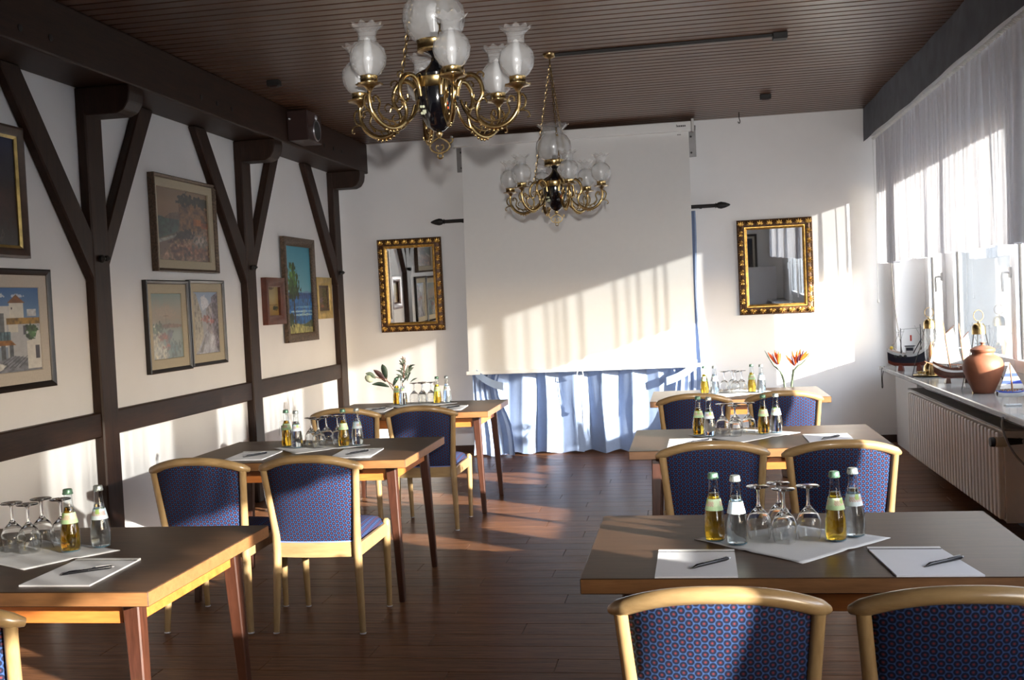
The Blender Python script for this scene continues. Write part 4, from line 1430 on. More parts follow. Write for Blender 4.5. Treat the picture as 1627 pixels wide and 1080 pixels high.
def make_chair():
    t = thing('upholstered_chair', '', 'chair', (0, 0, 0), 0, 'blue upholstered beech chairs')
    def legx(z):
        return np.interp(z, [0, 0.36, 0.45, 0.76], [0.205, 0.190, 0.190, 0.216])
    def legy(z):
        return np.interp(z, [0, 0.36, 0.45, 0.76], [-0.222, -0.195, -0.197, -0.245])
    for s_ in (-1, 1):
        zs = [0.006, 0.1, 0.2, 0.3, 0.38, 0.45, 0.55, 0.65, 0.752]
        lg = obj('leg', G().tube([(s_*legx(z), legy(z), z) for z in zs], [0.014, 0.016, 0.018, 0.0195, 0.020, 0.0195, 0.018, 0.017, 0.017], 12).mesh('leg', 'beech', 50), t)
        obj('glide', G().lathe([(0.014, 0), (0.015, 0.003), (0.013, 0.008)], 12, (s_*legx(0), legy(0), 0)).mesh('glide', 'pen_silver', 40), lg)
        zs = [0.006, 0.15, 0.3, 0.40, 0.425, 0.437]
        lg = obj('leg', G().tube([(s_*(0.207+0.006*(z/0.44)), 0.212-0.012*(z/0.44), z) for z in zs], [0.013, 0.016, 0.019, 0.0205, 0.0195, 0.010], 12).mesh('leg', 'beech', 50), t)
        obj('glide', G().lathe([(0.013, 0), (0.014, 0.003), (0.012, 0.008)], 12, (s_*0.207, 0.212, 0)).mesh('glide', 'pen_silver', 40), lg)
    # crest rail: arched and bowed
    pts, rad = [], []
    for i in range(25):
        u = -1+2*i/24
        c = 1-u*u
        pts.append((0.238*u, -0.232-0.062*c+(0.012 if abs(u) > 0.97 else 0), 0.752+0.052*(1-abs(u)**2.3)))
        rad.append(0.022 if abs(u) < 0.93 else (0.020 if abs(u) < 0.99 else 0.012))
    obj('crest_rail', G().tube(pts, rad, 12, flat=0.92).mesh('crest_rail', 'beech_x', 50), t)
    # upholstered back
    def backpt(u, q, off):
        z = 0.415+q*(0.345+0.050*(1-abs(u)**2.3))
        hw = legx(z)-0.012
        bow = 0.010+0.046*q
        y = legy(z)-bow*(1-u*u)+off*(1-0.75*abs(u)**6)*(1-0.7*abs(2*q-1)**8)
        return (u*hw, y, z)
    rows_o = [[backpt(-1+2*j/20, i/14, -0.012) for j in range(21)] for i in range(15)]
    rows_i = [[backpt(-1+2*j/20, i/14, 0.026) for j in range(21)] for i in range(15)]
    g = G().grid(rows_o).grid(rows_i)
    nb = 15*21
    for i in range(14):
        for j in (0, 20):
            a, b = i*21+j, (i+1)*21+j
            g.face(a, b, nb+b, nb+a)
    for j in range(20):
        for i in (0, 14):
            a, b = i*21+j, i*21+j+1
            g.face(a, b, nb+b, nb+a)
    me = g.mesh('back_cushion', 'upholstery', 60)
    add_uv(me, lambda c: (c.x, c.z))
    bc = obj('back_cushion', me, t)
    p1 = [backpt(-1, i/14, -0.014) for i in range(15)]
    p2 = [backpt(1, i/14, -0.014) for i in range(15)]
    gp = G().tube(p1, 0.0032, 5).tube(p2, 0.0032, 5).tube([backpt(-1+2*j/20, 0, -0.013) for j in range(21)], 0.0032, 5)
    plain_ = M.get('piping') or plain('piping', (0.14, 0.19, 0.46), 0.8)
    obj('piping', gp.mesh('piping', 'piping', 60), bc)
    # seat frame
    g = G()
    rows = []
    for z in (0.345, 0.412):
        rows.append([(u*0.186, -0.197-0.016*(1-u*u), z) for u in np.linspace(-1, 1, 9)])
    g.grid(rows)
    g2 = [[(x, y+0.022, z) for x, y, z in r] for r in rows]
    b = len(g.v)
    g.grid(g2)
    for j in range(8):
        for r in (0, 9):
            g.face(r+j, r+j+1, b+r+j+1, b+r+j)
    obj('back_apron', g.mesh('back_apron', 'beech_x', 50), t)
    for s_ in (-1, 1):
        gg = G().bar((s_*0.196, -0.185, 0.375), (s_*0.209, 0.195, 0.385), 0.022, 0.06)
        obj('side_apron', bevel(gg.mesh('side_apron', 'beech_x'), 0.004), t)
    obj('front_apron', bevel(G().box(-0.195, 0.195, 0.190, 0.212, 0.355, 0.415).mesh('front_apron', 'beech_x'), 0.004), t)
    # seat cushion
    rows = []
    for i in range(13):
        q = i/12
        y = -0.19+0.415*q
        hw = 0.178+0.028*q
        row = []
        for j in range(15):
            u = -1+2*j/14
            e = (1-abs(u)**6)*(1-abs(2*q-1)**6)
            z = 0.415+0.048*max(0, e)**0.45
            row.append((u*hw, y+0.012*q*(1-u*u), z))
        rows.append(row)
    g = G().grid(rows)
    g.box(-0.18, 0.18, -0.185, 0.205, 0.395, 0.418)
    me = g.mesh('seat_cushion', 'upholstery', 60)
    add_uv(me, lambda c: (c.x, c.y))
    obj('seat_cushion', me, t)
    return t

CH = [
    (0.040, 2.655, 0.0, 'blue dotted chair at the front right table, sunlit left one of the two'),
    (0.565, 2.655, 0.0, 'blue dotted chair at the front right table, right one cut off by the frame'),
    (0.082, 5.00, 0.0, 'blue dotted chair at the middle right table, left one of the two'),
    (0.615, 4.94, 0.0, 'blue dotted chair at the middle right table, right one of the two'),
    (0.018, 7.27, 0.0, 'blue dotted chair at the far right table, left one of the two'),
    (0.580, 7.27, 0.0, 'blue dotted chair at the far right table, right one of the two'),
    (-1.825, 2.55, 0.0, 'blue dotted chair at the front left table, only its rail corner showing'),
    (-1.703, 4.865, 0.0, 'blue dotted chair at the middle left table, right one, half in sun'),
    (-2.235, 4.865, 0.0, 'blue dotted chair at the middle left table, left one in shade'),
    (-1.728, 7.02, 0.0, 'blue dotted chair at the far left table, right one beside the aisle'),
    (-2.235, 7.02, 0.0, 'blue dotted chair at the far left table, left one behind bottles'),
]
chair0 = make_chair()
for i, (x, y, rz, lab) in enumerate(CH):
    if i:
        dup(chair0, (x, y, 0), rz, lab)
    else:
        chair0['label'] = lab
chair0.location = (CH[0][0], CH[0][1], 0)

# ------------------------------------------------------------------ things on the tables
def bottle_meshes():
    outer = [(0.024, 0.0), (0.030, 0.003), (0.0325, 0.018), (0.0330, 0.040), (0.0310, 0.065), (0.0265, 0.092), (0.0215, 0.115), (0.0170, 0.135), (0.0138, 0.155), (0.0125, 0.175), (0.0125, 0.186), (0.0135, 0.187), (0.0135, 0.191)]
    inner = [(max(0.001, r-0.0022), z+(0.004 if i == 0 else 0.002)) for i, (r, z) in enumerate(outer)]
    liq = [(0.001, 0.0055)]+[(r-0.0008, z) for r, z in inner if z < 0.140]
    liq[1] = (liq[1][0], 0.0055)
    liq.append((0.0130, 0.142))
    liq.append((0.001, 0.142))
    gl = G().lathe(outer, 26).mesh('bottle_glass', 'bottle_glass', 50)
    base = G().lathe([(0.023, 0.0008), (0.0285, 0.004), (0.0285, 0.0052), (0.001, 0.0052)], 20).mesh('bottle_base', plain('base_tint', (0.05, 0.16, 0.24), 0.15), 50)
    lj = G().lathe(liq, 26, closed_ends=False).mesh('drink', 'juice', 50)
    lw = G().lathe(liq, 26, closed_ends=False).mesh('drink', 'water', 50)
    capp = [(0.0150, 0.184), (0.0158, 0.186), (0.0150, 0.192), (0.0145, 0.199), (0.0125, 0.2015), (0.001, 0.202)]
    cf = lambda r, z, a, i: (r*(1+(0.05 if i < 2 else 0)*math.cos(21*a)), z)
    cw = G().lathe(capp, 42, ruffle=cf).mesh('crown_cap', 'cap_metal', 40)
    cj = G().lathe(capp, 42, ruffle=cf).mesh('crown_cap', 'cap_green', 40)
    def label_me(kind):
        n, rws = 64, 12
        pts = []
        cols = []
        rs = random.Random(9)
        for i in range(rws+1):
            z = 0.092+0.034*i/rws
            r = float(np.interp(z, [p[1] for p in outer], [p[0] for p in outer]))+0.0005
            row = []
            for j in range(n+1):
                a = 2*PI*j/n
                row.append((r*math.cos(a), r*math.sin(a), z))
                q, s_ = i/rws, (j % 32)/32.0
                c = (0.78, 0.86, 0.70) if kind == 'juice' else (0.78, 0.86, 0.92)
                if q < 0.38:
                    c = (0.70, 0.82, 0.62) if kind == 'juice' else (0.82, 0.87, 0.90)
                elif 0.40 < q < 0.78 and 0.15 < s_ < 0.85 and (j+i) % 3 != 0:
                    c = (0.78, 0.62, 0.55)
                if q > 0.5 and 0.40 < s_ < 0.58:
                    c = (0.62, 0.74, 0.42)
                cols.append(lin(c))
            pts.append(row)
        me = G().grid(pts).mesh('label', 'label_print', 60, fix=False)
        at = me.color_attributes.new('Col', 'FLOAT_COLOR', 'POINT')
        at.data.foreach_set('color', [x for c in cols for x in (*c, 1.0)])
        return me
    return gl, base, lj, lw, cj, cw, label_me('juice'), label_me('water')
BG, BB, LJ, LW, CJ, CW, LBJ, LBW = bottle_meshes()
def bottle(kind, lab, x, y, rz):
    t = thing('juice_bottle' if kind == 'j' else 'water_bottle', lab, 'bottle', (x, y, ZT+0.004), rz, 'small bottles set out on the tables')
    bg_ = obj('bottle_glass', BG, t)
    obj('bottle_base', BB, bg_)
    obj('drink', LJ if kind == 'j' else LW, t)
    obj('crown_cap', CJ if kind == 'j' else CW, t)
    obj('paper_label', LBJ if kind == 'j' else LBW, t)
    return t
# upturned stemmed glass: rim at the bottom, foot at the top
gp_o = [(0.0300, 0.0), (0.0345, 0.018), (0.0368, 0.036), (0.0350, 0.055), (0.0270, 0.074), (0.0140, 0.088), (0.0065, 0.098), (0.0042, 0.110), (0.0040, 0.138), (0.0055, 0.146), (0.0140, 0.150), (0.0330, 0.1535), (0.0345, 0.1550), (0.0330, 0.1565), (0.001, 0.158)]
gp_i = [(0.0290, 0.0), (0.0335, 0.018), (0.0357, 0.036), (0.0339, 0.055), (0.0258, 0.073), (0.0120, 0.084), (0.001, 0.088)]
GL = G().lathe(gp_o, 28, closed_ends=False)
GL.lathe(gp_i, 28, closed_ends=False)
b0 = len(gp_o)*28
for j in range(28):
    GL.face(j, (j+1) % 28, b0+(j+1) % 28, b0+j)
liquid('stem_glass', (0.98, 0.99, 0.99), 1.45)
GLM = GL.mesh('wine_glass', 'stem_glass', 60)
# split: bowl and foot as parts
def part_mesh(lo, hi, name):
    g = G().lathe([p for p in gp_o if lo <= p[1] <= hi], 28, closed_ends=False)
    return g
bowl_g = G().lathe(gp_o[:7], 28, closed_ends=False)
bowl_g.lathe(gp_i, 28, closed_ends=False)
b0 = 7*28
for j in range(28):
    bowl_g.face(j, (j+1) % 28, b0+(j+1) % 28, b0+j)
BOWL = bowl_g.mesh('bowl', 'stem_glass', 60)
STEM = G().lathe(gp_o[6:10], 16, closed_ends=False).mesh('stem', 'stem_glass', 60)
FOOT = G().lathe(gp_o[9:], 28, closed_ends=False).mesh('foot', 'stem_glass', 60)
def wine_glass(lab, x, y):
    t = thing('wine_glass', lab, 'glass', (x, y, ZT+0.004), 0, 'upturned stemmed glasses on the tables')
    obj('bowl', BOWL, t)
    obj('stem', STEM, t)
    obj('foot', FOOT, t)
    return t
def napkin(lab, pts):
    """quad of corners: left, front, right, rear (xy)"""
    P = [Vector((x, y, 0)) for x, y in pts]
    n = 16
    rows = []
    rr = random.Random(len(lab)+int(P[0].x*100))
    for i in range(n+1):
        row = []
        for j in range(n+1):
            a, b = i/n, j/n
            p = (P[0]*(1-a)+P[1]*a)*(1-b)+(P[3]*(1-a)+P[2]*a)*b
            e = 0.004*math.sin(a*9+P[0].x*7)*(1 if j in (0, n) else 0)
            crease = 0.003*max(0, 1-abs(a-0.5)*14)+0.003*max(0, 1-abs(b-0.5)*14)
            edge = 0.0012*(1+math.sin(a*11+b*7))*(1 if i in (0, n) or j in (0, n) else 0.3)
            row.append((p.x, p.y+e, ZT+0.0008+edge*0.6+crease*(1 if min(a, b, 1-a, 1-b) < 0.35 else 0.2)))
        rows.append(row)
    me = G().grid(rows).mesh('napkin', 'napkin', 60, fix=False)
    o = obj('paper_napkin', me)
    sol = o.modifiers.new('thick', 'SOLIDIFY')
    sol.thickness = 0.0012
    sol.offset = 0
    return tag(o, lab, 'napkin', 'white napkins under the bottles')
def pad(lab, near_l, near_r, far_r, far_l):
    t = thing('writing_pad', lab, 'notepad', (0, 0, ZT), 0, 'white writing pads on the tables')
    q = [near_l, near_r, far_r, far_l]
    g = G().prism(q, 0.0, 0.0045, 'xy')
    obj('sheets', g.mesh('sheets', 'paper'), t)
    L, R = Vector((*far_l, 0)), Vector((*far_r, 0))
    d = (R-L).normalized()
    nrm = Vector((d.y, -d.x, 0))
    if nrm.y < 0:
        nrm = -nrm
    b = [(L-nrm*0.008), (R-nrm*0.008), (R+nrm*0.012), (L+nrm*0.012)]
    obj('binding', G().prism([(p.x, p.y) for p in b], 0.0, 0.0062, 'xy').mesh('binding', 'case_white'), t)
    b = [(L-nrm*0.013), (R-nrm*0.013), (R-nrm*0.008), (L-nrm*0.008)]
    obj('binding_edge', G().prism([(p.x, p.y) for p in b], 0.0, 0.0054, 'xy').mesh('binding_edge', 'iron_black'), t)
    return t
def pen(lab, tip, end):
    a, b = Vector((*tip, 0)), Vector((*end, 0))
    d = (b-a).normalized()
    z = ZT+0.0046+0.0055
    t = thing('ballpoint_pen', lab, 'pen', (a.x, a.y, z), math.atan2(d.y, d.x), 'black pens lying on the pads')
    L = 0.140
    brl = obj('barrel', G().tube([(0, 0, -0.004), (0.012, 0, -0.002), (0.022, 0, 0), (0.10, 0, 0), (L-0.01, 0, 0), (L, 0, 0)], [0.001, 0.0035, 0.0052, 0.0055, 0.0055, 0.004], 10).mesh('barrel', 'pen_black', 50), t)
    obj('clip', G().box(L-0.045, L-0.005, -0.0012, 0.0012, 0.0055, 0.0075).mesh('clip', 'pen_silver'), t)
    obj('print', G().box(0.045, 0.085, -0.0015, 0.0015, 0.0050, 0.0056).mesh('print', 'pen_silver'), brl)
    obj('button', G().tube([(L, 0, 0), (L+0.006, 0, 0)], 0.003, 8).mesh('button', 'pen_silver', 50), t)
    return t

SET = {
 'R1': dict(j=[(0.054, 3.246), (0.400, 3.231)], w=[(0.116, 3.195), (0.459, 3.286)], g=[(0.184, 3.265), (0.247, 3.318), (0.253, 3.215), (0.327, 3.259)],
            nap=[(-0.008, 3.274), (0.277, 2.967), (0.557, 3.264), (0.295, 3.46)],
            pad=[[(-0.113, 2.828), (0.101, 2.828), (0.104, 3.109), (-0.110, 3.112)], [(0.494, 2.828), (0.706, 2.828), (0.664, 3.120), (0.470, 3.125)]],
            pen=[[(-0.019, 2.90), (0.093, 3.007)], [(0.577, 2.906), (0.696, 2.996)]]),
 'R2': dict(j=[(0.033, 5.678), (0.361, 5.662)], w=[(0.086, 5.618), (0.427, 5.699)], g=[(0.156, 5.690), (0.222, 5.716), (0.214, 5.60), (0.289, 5.715)],
            nap=[(-0.018, 5.688), (0.239, 5.376), (0.547, 5.70), (0.265, 5.892)],
            pad=[[(-0.124, 5.225), (0.084, 5.220), (0.094, 5.519), (-0.118, 5.525)], [(0.549, 5.29), (0.762, 5.29), (0.763, 5.575), (0.545, 5.575)]],
            pen=[[(-0.019, 5.355), (0.074, 5.452)], [(0.61, 5.37), (0.70, 5.46)]]),
 'R3': dict(j=[(0.101, 8.02), (0.439, 8.02)], w=[(0.172, 7.982), (0.502, 7.965)], g=[(0.243, 8.04), (0.304, 8.10), (0.32, 7.98), (0.369, 8.06)],
            nap=[(0.032, 7.981), (0.226, 7.721), (0.617, 8.024), (0.34, 8.30)]),
 'L2': dict(j=[(-2.198, 5.646), (-1.854, 5.586)], w=[(-2.118, 5.582), (-1.79, 5.625)], g=[(-2.052, 5.630), (-1.985, 5.560), (-1.985, 5.690), (-1.915, 5.675)],
            nap=[(-2.27, 5.609), (-2.044, 5.361), (-1.725, 5.637), (-2.039, 5.847)],
            pad=[[(-2.362, 5.165), (-2.150, 5.165), (-2.156, 5.45), (-2.371, 5.45)], [(-1.799, 5.165), (-1.586, 5.165), (-1.60, 5.455), (-1.813, 5.455)]],
            pen=[[(-2.278, 5.243), (-2.192, 5.384)], [(-1.727, 5.245), (-1.637, 5.390)]]),
 'L3': dict(j=[(-2.195, 7.925), (-1.880, 7.916)], w=[(-2.132, 7.863), (-1.812, 7.946)], g=[(-2.070, 7.96), (-2.00, 7.93), (-2.02, 8.02), (-1.945, 7.99)],
            nap=[(-2.267, 7.857), (-2.06, 7.574), (-1.731, 7.929), (-2.056, 8.10)],
            pad=[[(-1.80, 7.385), (-1.59, 7.385), (-1.60, 7.672), (-1.80, 7.672)], [(-2.36, 7.385), (-2.15, 7.385), (-2.16, 7.672), (-2.36, 7.672)]],
            pen=[[(-1.721, 7.478), (-1.648, 7.59)], [(-2.279, 7.50), (-2.21, 7.60)]]),
 'L1': dict(j=[(-1.991, 3.187)], w=[(-1.920, 3.246), (-2.255, 3.145)], g=[(-2.205, 3.205), (-2.130, 3.178), (-2.145, 3.276), (-2.066, 3.262)],
            nap=[(-2.408, 3.133), (-2.005, 2.961), (-1.830, 3.207), (-2.227, 3.369)],
            pad=[[(-1.897, 2.768), (-1.680, 2.768), (-1.690, 3.062), (-1.900, 3.066)]],
            pen=[[(-1.83, 2.87), (-1.714, 2.954)]]),
}
GN = ['leftmost of four', 'rear one of four', 'front one of four', 'rightmost of four']
for k, d in SET.items():
    nm = TB[k][0]
    napkin('white paper napkin spread under bottles and glasses on the %s' % nm, d['nap'])
    for i, (x, y) in enumerate(d['j']):
        which = 'the only one there' if len(d['j']) == 1 else ('left one' if x == min(q[0] for q in d['j']) else 'right one')
        bottle('j', 'amber juice bottle with green label on the %s, %s' % (nm, which), x, y, random.uniform(0, 6))
    for i, (x, y) in enumerate(d['w']):
        which = 'left one' if x == min(q[0] for q in d['w']) else 'right one'
        bottle('w', 'clear water bottle with pale label on the %s, %s' % (nm, which), x, y, random.uniform(0, 6))
    for i, (x, y) in enumerate(d['g']):
        wine_glass('upturned stemmed glass on the %s, %s' % (nm, GN[i]), x, y)
    for i, q in enumerate(d.get('pad', [])):
        s_ = '' if len(d['pad']) == 1 else (', left one' if q[0][0] == min(p[0][0] for p in d['pad']) else ', right one')
        pad('white writing pad with pen on the %s%s' % (nm, s_), *q)
        pen('black ballpoint pen on the pad of the %s%s' % (nm, s_), *d['pen'][i])

# ------------------------------------------------------------------ plants
def leaf(g, p, q, w, bend=(0, 0, 0.01), nrm=(0, -1, 0)):
    p, q = Vector(p), Vector(q)
    d = (q-p)
    s_ = d.normalized().cross(Vector(nrm))
    if s_.length < 1e-4:
        s_ = Vector((1, 0, 0))
    s_.normalize()
    b = Vector(bend)
    rows = []
    for i in range(7):
        t = i/6
        c = p+d*t+b*math.sin(PI*t)
        ww = w*math.sin(PI*min(1, t*0.93+0.05))**0.8
        rows.append([c-s_*ww/2, c+Vector(nrm)*(-0.10*ww), c+s_*ww/2])
    g.grid(rows)
def solid(o, th):
    m = o.modifiers.new('thick', 'SOLIDIFY')
    m.thickness = th
    return o
fv = thing('flower_arrangement', 'vase of protea bud and grey-green twigs on the far left table', 'flowers', (-2.20, 8.050, ZT))
vs = obj('vase', G().lathe([(0.018, 0), (0.022, 0.004), (0.024, 0.03), (0.018, 0.07), (0.012, 0.10), (0.014, 0.112), (0.010, 0.112), (0.009, 0.10)], 18).mesh('vase', 'vase_pink', 50), fv)
g = G()
g.tube(catmull([(0, 0, 0.02), (-0.05, 0, 0.13), (-0.12, -0.01, 0.185), (-0.19, -0.01, 0.21)], 5), 0.0035, 6)
g.tube(catmull([(0, 0, 0.02), (-0.07, 0.01, 0.12), (-0.115, 0.01, 0.20)], 5), 0.003, 6)
g.tube(catmull([(0, 0, 0.02), (0.02, 0, 0.15), (0.035, 0, 0.26), (0.03, 0, 0.36)], 5), 0.004, 6)
g.tube(catmull([(0, 0, 0.05), (0.03, 0.01, 0.2), (0.07, 0, 0.29)], 5), 0.003, 6)
g.tube(catmull([(0.03, 0, 0.22), (0.045, 0, 0.30), (0.048, 0, 0.35)], 5), 0.0025, 6)
obj('twigs', g.mesh('twigs', 'twig', 60), fv)
g = G()
g.lathe([(0.006, 0), (0.022, 0.015), (0.028, 0.04), (0.020, 0.062), (0.004, 0.072)], 12, (-0.215, -0.01, 0.175), mtx=Matrix.Rotation(-0.9, 4, 'Y'))
obj('bud', g.mesh('bud', 'bud_pale', 60), fv)
for p, q, w, m in (((-0.19, -0.01, 0.20), (-0.265, -0.02, 0.24), 0.035, 'leaf_grey'), ((-0.11, 0.01, 0.19), (-0.135, 0.0, 0.305), 0.048, 'leaf_dark'), ((-0.115, 0, 0.17), (-0.20, -0.02, 0.265), 0.04, 'leaf_red'), ((-0.09, 0, 0.13), (-0.215, -0.03, 0.155), 0.032, 'leaf_dark'), ((-0.06, 0, 0.13), (0.0, -0.02, 0.21), 0.028, 'leaf_dark')):
    g = G()
    leaf(g, p, q, w, (0, 0, 0.012))
    solid(obj('leaf', g.mesh('leaf', m, 60, fix=False), fv), 0.0015)
rr = random.Random(2)
for k in range(34):
    base = Vector((0.03+rr.uniform(-0.02, 0.05), rr.uniform(-0.02, 0.02), 0.15+rr.random()*0.17))
    ang = rr.uniform(0.3, PI-0.3)
    q = base+Vector((math.cos(ang)*0.06, rr.uniform(-0.03, 0.03), math.sin(ang)*0.055))
    g = G()
    leaf(g, base, q, 0.011, (0, 0, 0.006))
    solid(obj('leaf', g.mesh('leaf', 'leaf_grey' if k % 3 else 'leaf_dark', 60, fix=False), fv), 0.001)

sv = thing('strelitzia_vase', 'two orange bird-of-paradise flowers in a vase behind the far right table', 'flowers', (0.748, 8.60, 0.0))
obj('vase', G().lathe([(0.06, 0), (0.075, 0.01), (0.085, 0.15), (0.075, 0.32), (0.045, 0.45), (0.05, 0.50), (0.042, 0.50), (0.038, 0.45)], 24).mesh('vase', 'vase_clay', 50), sv)
def strel(st, fork, tip, spikes):
    g = G()
    g.tube(catmull([(0, 0, 0.10), (st[0]*0.6, 0, 0.5), st, fork], 6), [0.009]*6+[0.0085]*6+[0.009]*7, 8)
    obj('stem', g.mesh('stem', 'stem_green', 60), sv)
    g = G()
    f, t_ = Vector(fork), Vector(tip)
    mid = f.lerp(t_, 0.45)+Vector((0, 0, -0.022))
    g.tube(catmull([f-Vector((0, 0, 0.01)), f.lerp(mid, 0.5), mid, t_], 5), [0.010]*3+[0.014]*4+[0.013]*3+[0.010]*2+[0.007]*2+[0.004, 0.0015], 8, flat=0.7)
    obj('spathe', g.mesh('spathe', 'leaf_grey', 60), sv)
    for p, q, m in spikes:
        g = G()
        leaf(g, p, q, 0.022 if m == 'petal_orange' else 0.014, (0, 0, 0.0))
        solid(obj('petal', g.mesh('petal', m, 60, fix=False), sv), 0.002)
B1 = (-0.075, 0, 0.885)
strel((-0.028, 0, 0.71), (-0.057, 0, 0.832), (-0.172, 0, 0.990), [((-0.08, -0.004, 0.878), (-0.148, -0.01, 0.975), 'petal_orange'), ((-0.078, -0.01, 0.878), (-0.115, -0.02, 0.965), 'petal_dark'), ((-0.074, -0.006, 0.878), (-0.095, -0.01, 0.99), 'petal_orange'), ((-0.072, -0.012, 0.878), (-0.068, -0.02, 0.985), 'petal_orange'), ((-0.070, -0.008, 0.878), (-0.052, -0.02, 0.975), 'petal_orange'), ((-0.07, 0.004, 0.878), (-0.083, 0.01, 0.985), 'petal_dark')])
strel((0.024, 0, 0.71), (0.043, 0, 0.838), (0.199, 0, 0.985), [((0.05, -0.006, 0.862), (-0.018, -0.012, 0.955), 'petal_orange'), ((0.053, -0.012, 0.862), (0.022, -0.02, 0.955), 'petal_dark'), ((0.055, -0.006, 0.865), (0.035, -0.012, 0.985), 'petal_orange'), ((0.058, -0.012, 0.87), (0.075, -0.02, 0.99), 'petal_orange'), ((0.075, -0.004, 0.89), (0.102, -0.01, 1.0), 'petal_orange'), ((0.085, -0.008, 0.895), (0.125, -0.02, 0.99), 'petal_dark'), ((0.09, -0.01, 0.90), (0.150, -0.02, 0.978), 'petal_orange'), ((0.095, -0.004, 0.90), (0.165, -0.01, 0.962), 'petal_orange'), ((0.07, -0.014, 0.88), (0.085, -0.03, 0.955), 'petal_dark')])

# ------------------------------------------------------------------ things on the window sill
ZS = 0.72
def hull(L, B, H, sheer=0.25, n=15, m=7, z0=0.0, fore=0.9):
    """stations along x from stern (-L/2) to bow (L/2); returns rows from keel to gunwale on both sides"""
    rows = []
    for i in range(n):
        t = i/(n-1)
        x = -L/2+L*t
        bw = B/2*(math.sin(PI*min(1, 0.28+t*0.72))**0.65 if t < 0.999 else 0.02)
        if t > 0.6:
            bw = B/2*max(0.03, math.cos((t-0.6)/0.4*PI/2))**0.7
        e = 2*t-1
        top = H*(1+sheer*(e**2)*(1.9 if e > 0 else 0.75))
        keel = H*0.62*max(0, (t-0.72)/0.28)**2.2+H*0.22*max(0, (0.16-t)/0.16)**1.5
        row = []
        for j in range(-m, m+1):
            a = abs(j)/m
            w = bw*(a**0.45)
            z = keel+(top-keel)*a**1.6
            row.append((x+(0.06*L*a*max(0, t-0.8)/0.2*0.6), math.copysign(w, j) if j else 0.0, z0+z))
        rows.append(row)
    return rows
def strip_mat(rows, cuts, mats, name):
    """split the hull rows into bands of girth index"""
    m = (len(rows[0])-1)//2
    g = G().grid(rows)
    w = len(rows[0])
    for fi in range(len(g.f)):
        j = fi % (w-1)
        a = abs((j+0.5)-m)/m
        k = sum(1 for c in cuts if a > c)
        g.mi[fi] = k
    return g.mesh(name, mats, 60)

# fishing boat
fb = thing('model_fishing_boat', 'dark blue model fishing boat on a red stand at the far sill end', 'model boat', (1.848, 9.58, ZS), -0.38)
rows = hull(0.36, 0.12, 0.105, 0.62, z0=0.038)
obj('hull', strip_mat(rows, (0.45, 0.80), ['hull_red', 'hull_navy', 'hull_white'], 'hull'), fb)
obj('deck', G().grid([[(r[0][0], r[0][1]*0.95, r[0][2]-0.010), (r[-1][0], r[-1][1]*0.95, r[-1][2]-0.010)] for r in rows]).mesh('deck', 'mast_wood', None, fix=False), fb)
for xx in (-0.08, 0.07):
    obj('stand', bevel(G().prism([(xx-0.022, 0.0), (xx+0.022, 0.0), (xx+0.014, 0.05), (xx-0.014, 0.05)], -0.035, 0.035).mesh('stand', 'hull_red'), 0.002), fb)
wh = obj('wheelhouse', bevel(G().box(-0.035, 0.035, -0.028, 0.028, 0.13, 0.205).mesh('wheelhouse', 'hull_white'), 0.003), fb)
obj('roof', bevel(G().box(-0.042, 0.042, -0.033, 0.033, 0.205, 0.212).mesh('roof', 'hull_navy'), 0.002), wh)
obj('window', G().box(-0.028, 0.028, -0.0295, -0.0285, 0.170, 0.195).mesh('window', 'hull_navy'), wh)
for xx, hh in ((-0.075, 0.36), (0.085, 0.39)):
    mo = obj('mast', G().tube([(xx, 0, 0.10), (xx, 0, hh)], [0.005, 0.003], 8).mesh('mast', 'hull_navy', 50), fb)
    g = G().tube([(xx, 0, hh-0.10), (xx-0.045, 0, hh-0.01)], 0.0025, 5).tube([(xx, 0, hh-0.10), (xx+0.03, 0, hh-0.005)], 0.0025, 5).tube([(xx-0.03, 0, hh-0.03), (xx+0.03, 0, hh-0.03)], 0.003, 5)
    obj('spar', g.mesh('spar', 'hull_white', 50), mo)
g = G()
for a, b in (((-0.165, 0, 0.15), (-0.075, 0, 0.35)), ((-0.075, 0, 0.35), (0.085, 0, 0.36)), ((0.085, 0, 0.38), (0.175, 0, 0.16)), ((0.085, 0.04, 0.13), (0.085, 0, 0.33)), ((0.085, -0.04, 0.13), (0.085, 0, 0.33)), ((-0.075, -0.04, 0.12), (-0.075, 0, 0.32))):
    g.tube([a, b], 0.0012, 4)
obj('rigging', g.mesh('rigging', 'cord_dark'), fb)
obj('boom', G().tube([(0.0, -0.02, 0.10), (0.10, -0.05, 0.27)], 0.004, 6).mesh('boom', 'hull_navy', 50), fb)
obj('flag', G().box(0.0, 0.014, -0.001, 0.001, 0.25, 0.30).mesh('flag', 'red_paint'), fb)
for k, xx in enumerate((-0.11, -0.07, -0.03)):
    obj('fender', G().ball((xx, -0.066, 0.125), 0.014, 8).mesh('fender', 'rubber', 60), fb)
obj('winch', G().ball((-0.155, 0, 0.195), 0.016, 8).mesh('winch', 'yellow_paint', 60), fb)

